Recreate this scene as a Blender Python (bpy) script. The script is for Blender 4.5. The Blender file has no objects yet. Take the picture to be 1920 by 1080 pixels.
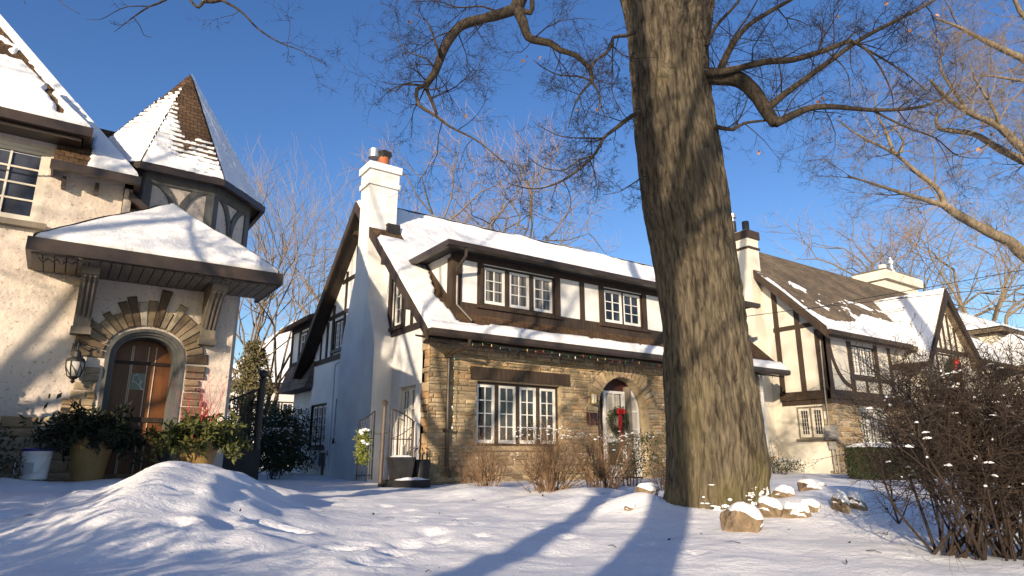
import bpy, bmesh, math, random
from mathutils import Vector, Matrix, noise
from mathutils.geometry import tessellate_polygon
V = Vector
random.seed(7)
sc = bpy.context.scene
COL = sc.collection
rad = math.radians
UP = V((0, 0, 1))

# ---------------------------------------------------------------- camera model
# world axes: X runs along the house fronts (to the right), Y away from the street
F = 1210.0
PITCH = math.atan(310 / 1210.0)
AZ = rad(55.3)
FW = V((math.cos(AZ), math.sin(AZ), 0)); RT = V((math.sin(AZ), -math.cos(AZ), 0))
CZ = FW * math.cos(PITCH) + UP * math.sin(PITCH)
CU = -FW * math.sin(PITCH) + UP * math.cos(PITCH)
def ray(x, y): return CZ * F + RT * (x - 960) + CU * (540 - y)
def onX(x, y, X): r = ray(x, y); return r * (X / r.x)
def onY(x, y, Y): r = ray(x, y); return r * (Y / r.y)
def onZ(x, y, Z): r = ray(x, y); return r * (Z / r.z)
def atD(x, y, d): r = ray(x, y); return r * (d / r.dot(FW))
def nz(p, s=1.0, o=4): return noise.fractal(V(p) * s, 1.0, 2.0, o)
def n1(x, y=0.0, z=0.0): return noise.noise(V((x, y, z)))
def smooth(a, b, x):
    t = max(0.0, min(1.0, (x - a) / (b - a))); return t * t * (3 - 2 * t)
def lerp(a, b, t): return a + (b - a) * t

# ---------------------------------------------------------------- materials
def newmat(name):
    m = bpy.data.materials.new(name); m.use_nodes = True
    nt = m.node_tree; b = nt.nodes['Principled BSDF']
    return m, nt, b
def node(nt, t, **kw):
    n = nt.nodes.new(t)
    for k, v in kw.items():
        if k in n.inputs: n.inputs[k].default_value = v
        else: setattr(n, k, v)
    return n
def ramp(nt, fac, stops):
    r = nt.nodes.new('ShaderNodeValToRGB')
    el = r.color_ramp.elements
    while len(el) < len(stops): el.new(0.5)
    for e, (p, c) in zip(el, stops):
        e.position = p; e.color = (*c, 1)
    nt.links.new(fac, r.inputs[0]); return r.outputs[0]
def bump(nt, b, h, strength, dist):
    n = node(nt, 'ShaderNodeBump', Strength=strength, Distance=dist)
    nt.links.new(h, n.inputs['Height']); nt.links.new(n.outputs[0], b.inputs['Normal']); return n
def coords(nt, kind='Object', scale=(1, 1, 1)):
    c = nt.nodes.new('ShaderNodeTexCoord'); mp = node(nt, 'ShaderNodeMapping')
    mp.inputs['Scale'].default_value = scale
    nt.links.new(c.outputs[kind], mp.inputs[0]); return mp.outputs[0]
def noise_mat(name, c1, c2, scale=4, rough=0.8, bstr=0.4, bdist=0.01, bscale=40, stretch=(1, 1, 1), kind='Object', spec=0.3, detail=6, lo=.3, hi=.7, metal=0):
    m, nt, b = newmat(name)
    v = coords(nt, kind, stretch)
    n = node(nt, 'ShaderNodeTexNoise', Scale=scale, Detail=detail); nt.links.new(v, n.inputs['Vector'])
    nt.links.new(ramp(nt, n.outputs['Fac'], [(lo, c1), (hi, c2)]), b.inputs['Base Color'])
    b.inputs['Roughness'].default_value = rough; b.inputs['Specular IOR Level'].default_value = spec
    b.inputs['Metallic'].default_value = metal
    if bstr:
        n2 = node(nt, 'ShaderNodeTexNoise', Scale=bscale, Detail=5); nt.links.new(v, n2.inputs['Vector'])
        bump(nt, b, n2.outputs['Fac'], bstr, bdist)
    return m
def stucco_mat(name, c1, c2, stain, bs, bstr, bdist):
    m, nt, b = newmat(name); v = coords(nt)
    n = node(nt, 'ShaderNodeTexNoise', Scale=1.3, Detail=7); nt.links.new(v, n.inputs['Vector'])
    vs_ = coords(nt, 'Object', (5, 5, .35)); ns = node(nt, 'ShaderNodeTexNoise', Scale=1.0, Detail=6, Roughness=.6); nt.links.new(vs_, ns.inputs['Vector'])
    strk = ramp(nt, ns.outputs['Fac'], [(.28, (.90, .89, .87)), (.50, (1, 1, 1))])
    m0 = node(nt, 'ShaderNodeMixRGB', blend_type='MULTIPLY'); m0.inputs[0].default_value = 1; nt.links.new(ramp(nt, n.outputs['Fac'], [(.3, c1), (.7, c2)]), m0.inputs[1]); nt.links.new(strk, m0.inputs[2]); base = m0.outputs[0]
    n3 = node(nt, 'ShaderNodeTexNoise', Scale=bs * 1.4, Detail=3); nt.links.new(v, n3.inputs['Vector'])
    pits = ramp(nt, n3.outputs['Fac'], [(.30, stain), (.40, (1, 1, 1))])
    mx = node(nt, 'ShaderNodeMixRGB', blend_type='MULTIPLY'); mx.inputs[0].default_value = 1
    nt.links.new(base, mx.inputs[1]); nt.links.new(pits, mx.inputs[2]); nt.links.new(mx.outputs[0], b.inputs['Base Color'])
    b.inputs['Roughness'].default_value = .9; b.inputs['Specular IOR Level'].default_value = .15
    n2 = node(nt, 'ShaderNodeTexNoise', Scale=bs, Detail=6, Roughness=.62); nt.links.new(v, n2.inputs['Vector'])
    bump(nt, b, n2.outputs['Fac'], bstr, bdist)
    return m
def shingle_mat(name, c1, c2, c3, w=.16, h=.14, bstr=.8):
    m, nt, b = newmat(name); uv = coords(nt, 'UV')
    br = node(nt, 'ShaderNodeTexBrick', Scale=1.0)
    br.inputs['Color1'].default_value = (*c1, 1); br.inputs['Color2'].default_value = (*c2, 1); br.inputs['Mortar'].default_value = (*c3, 1)
    br.inputs['Mortar Size'].default_value = .006; br.inputs['Brick Width'].default_value = w; br.inputs['Row Height'].default_value = h
    br.inputs['Bias'].default_value = 0.0
    nt.links.new(uv, br.inputs['Vector'])
    n = node(nt, 'ShaderNodeTexNoise', Scale=.9, Detail=6); nt.links.new(uv, n.inputs['Vector'])
    shade = ramp(nt, n.outputs['Fac'], [(.3, (.62, .62, .62)), (.7, (1.35, 1.3, 1.2))])
    mx = node(nt, 'ShaderNodeMixRGB', blend_type='MULTIPLY'); mx.inputs[0].default_value = 1
    nt.links.new(br.outputs['Color'], mx.inputs[1]); nt.links.new(shade, mx.inputs[2]); nt.links.new(mx.outputs[0], b.inputs['Base Color'])
    b.inputs['Roughness'].default_value = .85; b.inputs['Specular IOR Level'].default_value = .2
    # each course steps down to the one below
    sep = nt.nodes.new('ShaderNodeSeparateXYZ'); nt.links.new(uv, sep.inputs[0])
    md = node(nt, 'ShaderNodeMath', operation='MODULO'); nt.links.new(sep.outputs['Y'], md.inputs[0]); md.inputs[1].default_value = h
    dv = node(nt, 'ShaderNodeMath', operation='DIVIDE'); nt.links.new(md.outputs[0], dv.inputs[0]); dv.inputs[1].default_value = -h
    ad = node(nt, 'ShaderNodeMath', operation='SUBTRACT'); nt.links.new(dv.outputs[0], ad.inputs[0]); nt.links.new(br.outputs['Fac'], ad.inputs[1])
    n2 = node(nt, 'ShaderNodeTexNoise', Scale=30, Detail=4); nt.links.new(uv, n2.inputs['Vector'])
    a2 = node(nt, 'ShaderNodeMath', operation='ADD'); nt.links.new(ad.outputs[0], a2.inputs[0]); nt.links.new(n2.outputs['Fac'], a2.inputs[1])
    bump(nt, b, a2.outputs[0], bstr, .02)
    return m
def attr_mat(name, rough=.9, bstr=.6, bscale=22, bdist=.012, mott=(.72, 1.25)):
    m, nt, b = newmat(name)
    a = node(nt, 'ShaderNodeAttribute', attribute_name='Col')
    v = coords(nt)
    n = node(nt, 'ShaderNodeTexNoise', Scale=11, Detail=7, Roughness=.65); nt.links.new(v, n.inputs['Vector'])
    sh = ramp(nt, n.outputs['Fac'], [(.28, (mott[0],) * 3), (.72, (mott[1], mott[1] * .98, mott[1] * .94))])
    mx = node(nt, 'ShaderNodeMixRGB', blend_type='MULTIPLY'); mx.inputs[0].default_value = 1
    nt.links.new(a.outputs['Color'], mx.inputs[1]); nt.links.new(sh, mx.inputs[2]); nt.links.new(mx.outputs[0], b.inputs['Base Color'])
    b.inputs['Roughness'].default_value = rough; b.inputs['Specular IOR Level'].default_value = .2
    n2 = node(nt, 'ShaderNodeTexNoise', Scale=bscale, Detail=8, Roughness=.65); nt.links.new(v, n2.inputs['Vector'])
    bump(nt, b, n2.outputs['Fac'], bstr, bdist)
    return m
def glass_mat(name, c1, c2, rough=.06, scale=2.0, stretch=(1, 1, .5)):
    m = noise_mat(name, c1, c2, scale, rough, .12, .01, 1.6, stretch, spec=.6, lo=.42, hi=.62)
    return m
def bark_mat(name, c1, c2, moss=None, snow=0.0, fur=(26, 26, 3.0), bd=.02, bs=.9):
    m, nt, b = newmat(name); v = coords(nt, 'Object', fur)
    n = node(nt, 'ShaderNodeTexNoise', Scale=1, Detail=7, Roughness=.6, Distortion=.4); nt.links.new(v, n.inputs['Vector'])
    col = ramp(nt, n.outputs['Fac'], [(.34, c1), (.64, c2)])
    if moss:
        vo = coords(nt); n3 = node(nt, 'ShaderNodeTexNoise', Scale=1.6, Detail=6); nt.links.new(vo, n3.inputs['Vector'])
        sep = nt.nodes.new('ShaderNodeSeparateXYZ'); nt.links.new(vo, sep.inputs[0])
        mr = node(nt, 'ShaderNodeMapRange'); nt.links.new(sep.outputs['Z'], mr.inputs[0])
        mr.inputs[1].default_value = 0.0; mr.inputs[2].default_value = 1.5; mr.inputs[3].default_value = .33; mr.inputs[4].default_value = .0
        ad = node(nt, 'ShaderNodeMath', operation='ADD'); nt.links.new(mr.outputs[0], ad.inputs[0]); nt.links.new(n3.outputs['Fac'], ad.inputs[1])
        mk = ramp(nt, ad.outputs[0], [(.62, (0, 0, 0)), (1.0, (1, 1, 1))])
        mx = node(nt, 'ShaderNodeMixRGB'); nt.links.new(mk, mx.inputs[0]); nt.links.new(col, mx.inputs[1]); mx.inputs[2].default_value = (*moss, 1)
        col = mx.outputs[0]
    if snow:
        g = nt.nodes.new('ShaderNodeNewGeometry'); sp = nt.nodes.new('ShaderNodeSeparateXYZ'); nt.links.new(g.outputs['Normal'], sp.inputs[0])
        vo = coords(nt); n4 = node(nt, 'ShaderNodeTexNoise', Scale=5, Detail=3); nt.links.new(vo, n4.inputs['Vector'])
        a2 = node(nt, 'ShaderNodeMath', operation='MULTIPLY_ADD'); nt.links.new(n4.outputs['Fac'], a2.inputs[0]); a2.inputs[1].default_value = .9; nt.links.new(sp.outputs['Z'], a2.inputs[2])
        mk = ramp(nt, a2.outputs[0], [(snow, (0, 0, 0)), (min(1, snow + .06), (1, 1, 1))])
        # ramp input above 1 is clipped, so scale the sum
        sc_ = node(nt, 'ShaderNodeMath', operation='MULTIPLY'); nt.links.new(a2.outputs[0], sc_.inputs[0]); sc_.inputs[1].default_value = .6
        nt.links.new(sc_.outputs[0], mk.node.inputs[0])
        mx = node(nt, 'ShaderNodeMixRGB'); nt.links.new(mk, mx.inputs[0]); nt.links.new(col, mx.inputs[1]); mx.inputs[2].default_value = (.85, .85, .86, 1)
        col = mx.outputs[0]
    nt.links.new(col, b.inputs['Base Color'])
    b.inputs['Roughness'].default_value = .92; b.inputs['Specular IOR Level'].default_value = .15
    bump(nt, b, n.outputs['Fac'], bs, bd)
    return m
def snow_mat(name, c=(.86, .86, .87), s=1.0):
    m, nt, b = newmat(name); v = coords(nt)
    b.inputs['Base Color'].default_value = (*c, 1); b.inputs['Roughness'].default_value = .65; b.inputs['Specular IOR Level'].default_value = .25
    n = node(nt, 'ShaderNodeTexNoise', Scale=9 * s, Detail=8, Roughness=.6); nt.links.new(v, n.inputs['Vector'])
    n5 = node(nt, 'ShaderNodeTexNoise', Scale=46 * s, Detail=5, Roughness=.7); nt.links.new(v, n5.inputs['Vector'])
    ad = node(nt, 'ShaderNodeMath', operation='MULTIPLY_ADD'); nt.links.new(n5.outputs['Fac'], ad.inputs[0]); ad.inputs[1].default_value = .45; nt.links.new(n.outputs['Fac'], ad.inputs[2])
    bump(nt, b, ad.outputs[0], .7, .035)
    return m
def wood_mat(name, c1, c2, rough=.6, spec=.3, sc_=3.0):
    return noise_mat(name, c1, c2, sc_, rough, .3, .006, 12, (6, 6, .8), spec=spec)

M = dict(
    stucco_l=stucco_mat('rough_cream_stucco', (.60, .515, .44), (.69, .605, .53), (.55, .49, .43), 15, .85, .022),
    stucco_m=stucco_mat('white_painted_stucco', (.66, .65, .63), (.80, .795, .78), (.90, .89, .88), 22, .35, .008),
    stucco_r=stucco_mat('pale_cream_stucco', (.62, .57, .48), (.70, .65, .56), (.9, .88, .86), 22, .4, .01),
    stone=attr_mat('fieldstone'), mortar=noise_mat('mortar', (.36, .28, .175), (.47, .38, .25), 9, .95, .5, .01, 60),
    dark=wood_mat('dark_brown_timber', (.020, .013, .009), (.042, .028, .020)),
    brown=wood_mat('brown_timber', (.036, .024, .016), (.066, .045, .031)),
    grey=wood_mat('grey_painted_timber', (.085, .085, .082), (.125, .122, .115)),
    taupe=wood_mat('taupe_painted_timber', (.16, .135, .105), (.22, .19, .15)),
    white=noise_mat('white_window_paint', (.70, .69, .66), (.80, .79, .76), 6, .45, .1, .003, 40),
    cream=noise_mat('cream_trim_paint', (.60, .55, .46), (.68, .63, .54), 6, .5, .1, .003, 40),
    gutter=noise_mat('brown_gutter_metal', (.034, .023, .017), (.052, .036, .027), 5, .42, .1, .003, 20, spec=.5),
    black=noise_mat('black_iron', (.010, .010, .011), (.022, .021, .022), 20, .5, .2, .003, 60, spec=.5),
    rust=noise_mat('weathered_iron', (.06, .045, .035), (.13, .095, .07), 20, .5, .2, .003, 60, spec=.5),
    glass=glass_mat('dark_window_glass', (.012, .013, .017), (.06, .065, .08)),
    glass2=glass_mat('curtained_window_glass', (.05, .048, .045), (.26, .24, .21), .08, 3.2, (3, 3, .15)),
    curtain=noise_mat('curtain_cloth', (.42, .38, .33), (.58, .54, .48), 3, .9, .5, .02, 6, (9, 9, .4)),
    shingle_b=shingle_mat('brown_shingles', (.075, .046, .028), (.125, .078, .046), (.035, .022, .015), .12, .095),
    shingle_g=shingle_mat('grey_brown_shingles', (.11, .088, .066), (.17, .135, .10), (.035, .028, .022), .22, .14, .6),
    shingle_p=shingle_mat('weathered_shingles', (.14, .115, .105), (.20, .165, .15), (.04, .032, .03), .25, .17),
    snow=snow_mat('roof_snow'), gsnow=snow_mat('ground_snow', (.87, .87, .885), .8),
    oak=bark_mat('oak_bark', (.026, .021, .015), (.145, .119, .082), moss=(.13, .11, .045), fur=(24, 24, 4.0), bd=.03, bs=.6),
    limb=bark_mat('limb_bark', (.030, .024, .018), (.10, .078, .056), snow=.79, fur=(30, 30, 12), bd=.01),
    limb2=bark_mat('pale_limb_bark', (.12, .095, .065), (.26, .21, .145), snow=.80, fur=(22, 22, 9), bd=.01),
    twig=noise_mat('dark_twigs', (.022, .018, .017), (.05, .039, .033), 8, .85, 0),
    twig_far=noise_mat('pinkish_twigs', (.17, .125, .10), (.27, .205, .165), 1, .9, 0),
    twig_pale=noise_mat('tan_twigs', (.15, .115, .08), (.25, .195, .135), 1, .9, 0),
    twig_bush=noise_mat('tan_shrub_twigs', (.10, .060, .034), (.21, .13, .075), 4, .85, 0),
    twig_dark=noise_mat('dark_shrub_twigs', (.016, .011, .009), (.042, .028, .021), 4, .8, 0),
    redtwig=noise_mat('red_dogwood_twigs', (.28, .02, .03), (.42, .05, .05), 6, .6, 0),
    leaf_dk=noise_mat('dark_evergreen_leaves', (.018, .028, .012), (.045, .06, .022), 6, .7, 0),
    leaf_shade=noise_mat('shade_darkened_leaves', (.008, .012, .006), (.022, .03, .012), 6, .8, 0),  # darker copy of the evergreen leaves, shade put into the colour
    leaf_gr=noise_mat('green_needles', (.035, .05, .012), (.12, .12, .03), 5, .7, 0),
    leaf_yl=noise_mat('yellow_green_boughs', (.16, .19, .03), (.30, .31, .06), 8, .7, 0),
    leaf_ol=noise_mat('olive_conifer_leaves', (.08, .075, .03), (.17, .145, .065), 3, .8, 0),
    leaf_br=noise_mat('dry_oak_leaves', (.32, .15, .06), (.46, .24, .11), 6, .8, 0),
    rock=noise_mat('tan_rock', (.12, .088, .058), (.31, .225, .145), 7, .92, 1.0, .06, 14, detail=12),
    pot=noise_mat('ochre_glazed_pot', (.19, .115, .032), (.26, .165, .05), 5, .45, .2, .005, 30, spec=.5),
    pot_dk=noise_mat('black_planter', (.018, .018, .02), (.035, .035, .036), 6, .55, .1, .003, 30),
    plastic=noise_mat('white_plastic', (.66, .65, .63), (.74, .73, .71), 5, .4, .05, .003, 20, spec=.5),
    blue=noise_mat('dark_blue_plastic', (.03, .025, .16), (.05, .04, .22), 5, .4, 0),
    label=noise_mat('grey_print', (.30, .30, .31), (.52, .52, .52), 60, .5, 0, stretch=(.4, .4, 3)),
    door=wood_mat('varnished_door_wood', (.085, .028, .007), (.165, .06, .015), .4, .4, 2.0),
    doorlight=noise_mat('pale_door_bead', (.5, .38, .28), (.62, .5, .4), 5, .4, 0),
    lead=noise_mat('lead_came', (.45, .46, .46), (.6, .6, .6), 5, .35, 0),
    frost=noise_mat('frosted_lantern_glass', (.46, .42, .37), (.58, .54, .48), 5, .3, 0),
    brass=noise_mat('brass', (.55, .38, .12), (.68, .5, .18), 8, .3, 0, metal=.7),
    red=noise_mat('red_ribbon', (.45, .012, .012), (.62, .03, .025), 6, .55, .4, .01, 10),
    maroon=noise_mat('maroon_board', (.035, .012, .012), (.06, .02, .018), 6, .5, .1, .003, 20),
    clay=noise_mat('clay_flue', (.28, .085, .035), (.40, .13, .055), 5, .7, .3, .006, 25),
    steel=noise_mat('galvanised_steel', (.42, .43, .45), (.58, .59, .6), 5, .35, .05, .003, 20, metal=.8),
    greymetal=noise_mat('grey_painted_metal', (.22, .215, .20), (.32, .31, .29), 5, .5, .05, .003, 20),
    flash=noise_mat('dark_flashing', (.016, .015, .016), (.03, .028, .028), 5, .6, .1, .003, 20),
    bulb_r=noise_mat('red_bulb', (.25, .01, .01), (.3, .02, .02), 5, .25, 0, spec=.6), bulb_g=noise_mat('green_bulb', (.01, .10, .03), (.015, .14, .04), 5, .25, 0, spec=.6),
    bulb_y=noise_mat('amber_bulb', (.4, .22, .06), (.5, .3, .1), 5, .25, 0, spec=.6), bulb_b=noise_mat('blue_bulb', (.02, .04, .14), (.03, .06, .2), 5, .25, 0, spec=.6),
    bulb_w=noise_mat('pale_bulb', (.6, .58, .55), (.7, .68, .65), 5, .25, 0, spec=.6), wire=noise_mat('green_wire', (.01, .03, .015), (.02, .05, .02), 5, .6, 0),
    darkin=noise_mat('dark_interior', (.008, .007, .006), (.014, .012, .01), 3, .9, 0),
)

# ---------------------------------------------------------------- mesh builder
class MB:
    def __init__(s): s.v = []; s.f = []; s.c = []; s.col = (1, 1, 1)
    def add(s, vs, fs, col=None):
        o = len(s.v); s.v.extend([V(p) for p in vs]); s.f.extend([tuple(i + o for i in f) for f in fs])
        s.c.extend([col or s.col] * len(fs))
    def poly(s, pts, col=None): s.add(pts, [tuple(range(len(pts)))], col)
    def box(s, lo, hi, col=None):
        x0, y0, z0 = lo; x1, y1, z1 = hi
        s.add([(x0, y0, z0), (x1, y0, z0), (x1, y1, z0), (x0, y1, z0), (x0, y0, z1), (x1, y0, z1), (x1, y1, z1), (x0, y1, z1)],
              [(0, 3, 2, 1), (4, 5, 6, 7), (0, 1, 5, 4), (1, 2, 6, 5), (2, 3, 7, 6), (3, 0, 4, 7)], col)
    def prism(s, pts, e, col=None):
        pts = [V(p) for p in pts]; e = V(e); n = len(pts)
        s.add(pts + [p + e for p in pts], [tuple(range(n))[::-1], tuple(range(n, 2 * n))] + [(i, (i + 1) % n, n + (i + 1) % n, n + i) for i in range(n)], col)
    def beam(s, a, b, w, h, side=None, col=None):
        a, b = V(a), V(b); d = (b - a).normalized(); sd = V(side) if side else d.cross(UP)
        if sd.length < 1e-4: sd = V((1, 0, 0))
        sd = (sd - d * sd.dot(d)).normalized(); t = sd.cross(d).normalized()
        s.prism([a + sd * w / 2 + t * h / 2, a - sd * w / 2 + t * h / 2, a - sd * w / 2 - t * h / 2, a + sd * w / 2 - t * h / 2], b - a, col)
    def tube(s, path, r, n=8, cap=True, col=None):
        path = [V(p) for p in path]; k = len(path)
        if not hasattr(r, '__len__'): r = [r] * k
        o = len(s.v); d = (path[1] - path[0]).normalized()
        a = d.orthogonal().normalized()
        for i in range(k):
            if i == 0: d = path[1] - path[0]
            elif i == k - 1: d = path[-1] - path[-2]
            else: d = path[i + 1] - path[i - 1]
            if d.length < 1e-9: d = V((0, 0, 1))
            d = d.normalized(); a = a - d * a.dot(d)
            a = a.normalized() if a.length > 1e-6 else d.orthogonal().normalized()
            b = d.cross(a); p = path[i]; ri = r[i]
            for j in range(n):
                t = 2 * math.pi * j / n
                s.v.append(p + a * (math.cos(t) * ri) + b * (math.sin(t) * ri))
        fs = []
        for i in range(k - 1):
            q = o + i * n
            for j in range(n):
                j2 = (j + 1) % n
                fs.append((q + j, q + j2, q + n + j2, q + n + j))
        if cap and n > 3: fs.append(tuple(range(o, o + n))[::-1]); fs.append(tuple(range(o + (k - 1) * n, o + k * n)))
        s.f.extend(fs); s.c.extend([col or s.col] * len(fs))
    def lathe(s, prof, c=(0, 0, 0), n=24, sq=1.0, col=None):
        c = V(c); o = len(s.v); k = len(prof)
        for r, z in prof:
            for j in range(n):
                t = 2 * math.pi * j / n; s.v.append(c + V((r * math.cos(t), r * math.sin(t) * sq, z)))
        fs = [(o + i * n + j, o + i * n + (j + 1) % n, o + (i + 1) * n + (j + 1) % n, o + (i + 1) * n + j) for i in range(k - 1) for j in range(n)]
        fs.append(tuple(range(o, o + n))[::-1]); fs.append(tuple(range(o + (k - 1) * n, o + k * n)))
        s.f.extend(fs); s.c.extend([col or s.col] * len(fs))
    def blob(s, c, r, seed=0, amt=.25, fr=1.6, sub=3, flat=None):
        vs, fs = ICO(sub); c = V(c); r = V(r) if hasattr(r, '__len__') else V((r, r, r)); out = []
        for p in vs:
            k = 1 + amt * n1(p.x * fr + seed * 7.3, p.y * fr + seed * 3.1, p.z * fr - seed)
            q = V((p.x * r.x * k, p.y * r.y * k, p.z * r.z * k))
            if flat is not None and q.z < flat: q.z = flat
            out.append(c + q)
        s.add(out, fs)
    def leaf(s, p, L, W, rnd):
        d = V((rnd.gauss(0, 1), rnd.gauss(0, 1), rnd.gauss(0, 1))).normalized(); e = d.orthogonal().normalized()
        e.rotate(Matrix.Rotation(rnd.random() * 6.28, 3, d)); p = V(p)
        s.add([p, p + d * L * .5 + e * W * .5, p + d * L, p + d * L * .5 - e * W * .5], [(0, 1, 2, 3)])
    def build(s, name, mat, parent=None, smooth=False, uv=True, coll=None):
        org = V((0, 0, 0)); q = parent
        while q is not None: org = org + q.location; q = q.parent
        me = bpy.data.meshes.new(name); me.from_pydata([p - org for p in s.v], [], s.f)
        me.materials.append(M[mat] if isinstance(mat, str) else mat)
        if smooth: me.polygons.foreach_set('use_smooth', [True] * len(me.polygons))
        if uv and len(s.f) < 60000:
            lay = me.uv_layers.new(name='UVMap'); dat = [0.0] * (2 * len(me.loops))
            for p in me.polygons:
                n = p.normal
                if abs(n.z) > .995: u, w = V((1, 0, 0)), V((0, 1, 0))
                else: u = UP.cross(n).normalized(); w = n.cross(u)
                for li, vi in zip(p.loop_indices, p.vertices):
                    co = s.v[vi]; dat[2 * li] = co.dot(u) + 40; dat[2 * li + 1] = co.dot(w) + 40
            lay.data.foreach_set('uv', dat)
        if any(c != (1, 1, 1) for c in s.c):
            ca = me.color_attributes.new('Col', 'FLOAT_COLOR', 'CORNER'); dat = []
            for p, c in zip(me.polygons, s.c): dat.extend((*c, 1.0) * p.loop_total)
            ca.data.foreach_set('color', dat)
        me.update()
        o = bpy.data.objects.new(name, me); COL.objects.link(o)
        if parent is not None: o.parent = parent
        return o
_ico = {}
def ICO(sub):
    if sub not in _ico:
        bm = bmesh.new(); bmesh.ops.create_icosphere(bm, subdivisions=sub, radius=1)
        _ico[sub] = ([v.co.copy() for v in bm.verts], [tuple(v.index for v in f.verts) for f in bm.faces]); bm.free()
    return _ico[sub]
def thing(name, label, cat, loc, group=None):
    o = bpy.data.objects.new(name, None); COL.objects.link(o); o.location = V(loc); o.empty_display_size = .2
    return tag(o, label, cat, group)
def tag(o, label, cat, group=None):
    o['label'] = label; o['category'] = cat
    if group: o['group'] = group
    return o
def structure(o): o['kind'] = 'structure'; return o
def copy_tree(o, parent=None):
    c = o.copy(); COL.objects.link(c); c.parent = parent
    for ch in list(o.children): copy_tree(ch, c)
    return c

# a frame maps (along, up, out) to the world
def FY(Y): return lambda a, b, c=0.0: V((a, Y - c, b))      # wall facing the street
def FX(X): return lambda a, b, c=0.0: V((X - c, a, b))      # wall facing left

def rectp(a0, a1, b0, b1): return [(a0, b0), (a1, b0), (a1, b1), (a0, b1)]
def arch(a0, a1, b0, bs, rise, n=16, pw=1.0):
    c = (a0 + a1) / 2; h = (a1 - a0) / 2
    return [(a0, b0), (a1, b0)] + [(c + h * math.cos(t), bs + rise * math.sin(t) ** pw) for t in [math.pi * i / n for i in range(n + 1)]]
def wall(mb, Fr, outer, holes=(), depth=.18, c=0.0):
    loops = [outer] + list(holes)
    pts = [p for l in loops for p in l]
    tris = tessellate_polygon([[V((p[0], p[1], 0)) for p in l] for l in loops])
    mb.add([Fr(p[0], p[1], c) for p in pts], [tuple(t) for t in tris])
    for h in holes:
        n = len(h)
        mb.add([Fr(p[0], p[1], c) for p in h] + [Fr(p[0], p[1], c - depth) for p in h], [(i, (i + 1) % n, n + (i + 1) % n, n + i) for i in range(n)])
    n = len(outer)
    mb.add([Fr(p[0], p[1], c) for p in outer] + [Fr(p[0], p[1], c - depth) for p in outer], [(i, (i + 1) % n, n + (i + 1) % n, n + i) for i in range(n)])
def fbox(mb, Fr, a0, a1, b0, b1, c0, c1, col=None):
    mb.prism([Fr(a0, b0, c0), Fr(a1, b0, c0), Fr(a1, b1, c0), Fr(a0, b1, c0)], Fr(a0, b0, c1) - Fr(a0, b0, c0), col)
def fpoly(mb, Fr, pts, c0, c1): mb.prism([Fr(a, b, c0) for a, b in pts], Fr(0, 0, c1) - Fr(0, 0, c0))

def window(parent, Fr, a0, a1, b0, b1, sashes=1, cols=2, rows=3, c=0.0, fr=.06, gap=.05, st=.05, mun=.022,
           fmat='dark', smat='white', gmat='glass', sill=None, label=None, diamond=False):
    """one window: frame (part) > sashes and panes (sub-parts)"""
    f = MB()
    for (x0, x1, y0, y1) in ((a0, a1, b1 - fr, b1), (a0, a1, b0, b0 + fr), (a0, a0 + fr, b0 + fr, b1 - fr), (a1 - fr, a1, b0 + fr, b1 - fr)):
        fbox(f, Fr, x0, x1, y0, y1, c - .04, c + .03)
    w = (a1 - a0 - 2 * fr - gap * (sashes - 1)) / sashes
    for i in range(1, sashes):
        x = a0 + fr + i * w + (i - 1) * gap
        fbox(f, Fr, x, x + gap, b0 + fr, b1 - fr, c - .038, c + .026)
    fo = f.build('window', fmat, parent)
    if label: fo['label'] = label
    for i in range(sashes):
        x = a0 + fr + i * (w + gap); y0, y1 = b0 + fr, b1 - fr; s = MB()
        for (p0, p1, q0, q1) in ((x, x + w, y1 - st, y1), (x, x + w, y0, y0 + st * 1.25), (x, x + st, y0 + st * 1.25, y1 - st), (x + w - st, x + w, y0 + st * 1.25, y1 - st)):
            fbox(s, Fr, p0, p1, q0, q1, c - .036, c + .012)
        gx0, gx1, gy0, gy1 = x + st, x + w - st, y0 + st * 1.25, y1 - st
        for k in range(1, cols):
            xx = lerp(gx0, gx1, k / cols); fbox(s, Fr, xx - mun / 2, xx + mun / 2, gy0, gy1, c - .03, c + .006)
        for k in range(1, rows):
            yy = lerp(gy0, gy1, k / rows); fbox(s, Fr, gx0, gx1, yy - mun / 2, yy + mun / 2, c - .03, c + .004)
        s.build('sash', smat, fo)
        g = MB(); g.poly([Fr(gx0, gy0, c - .02), Fr(gx1, gy0, c - .02), Fr(gx1, gy1, c - .02), Fr(gx0, gy1, c - .02)])
        g.build('pane', gmat, fo)
    if sill:
        s = MB(); fbox(s, Fr, a0 - .08, a1 + .08, b0 - .09, b0, c - .04, c + sill[0]); s.build('sill', sill[1], fo)
    return fo

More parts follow.
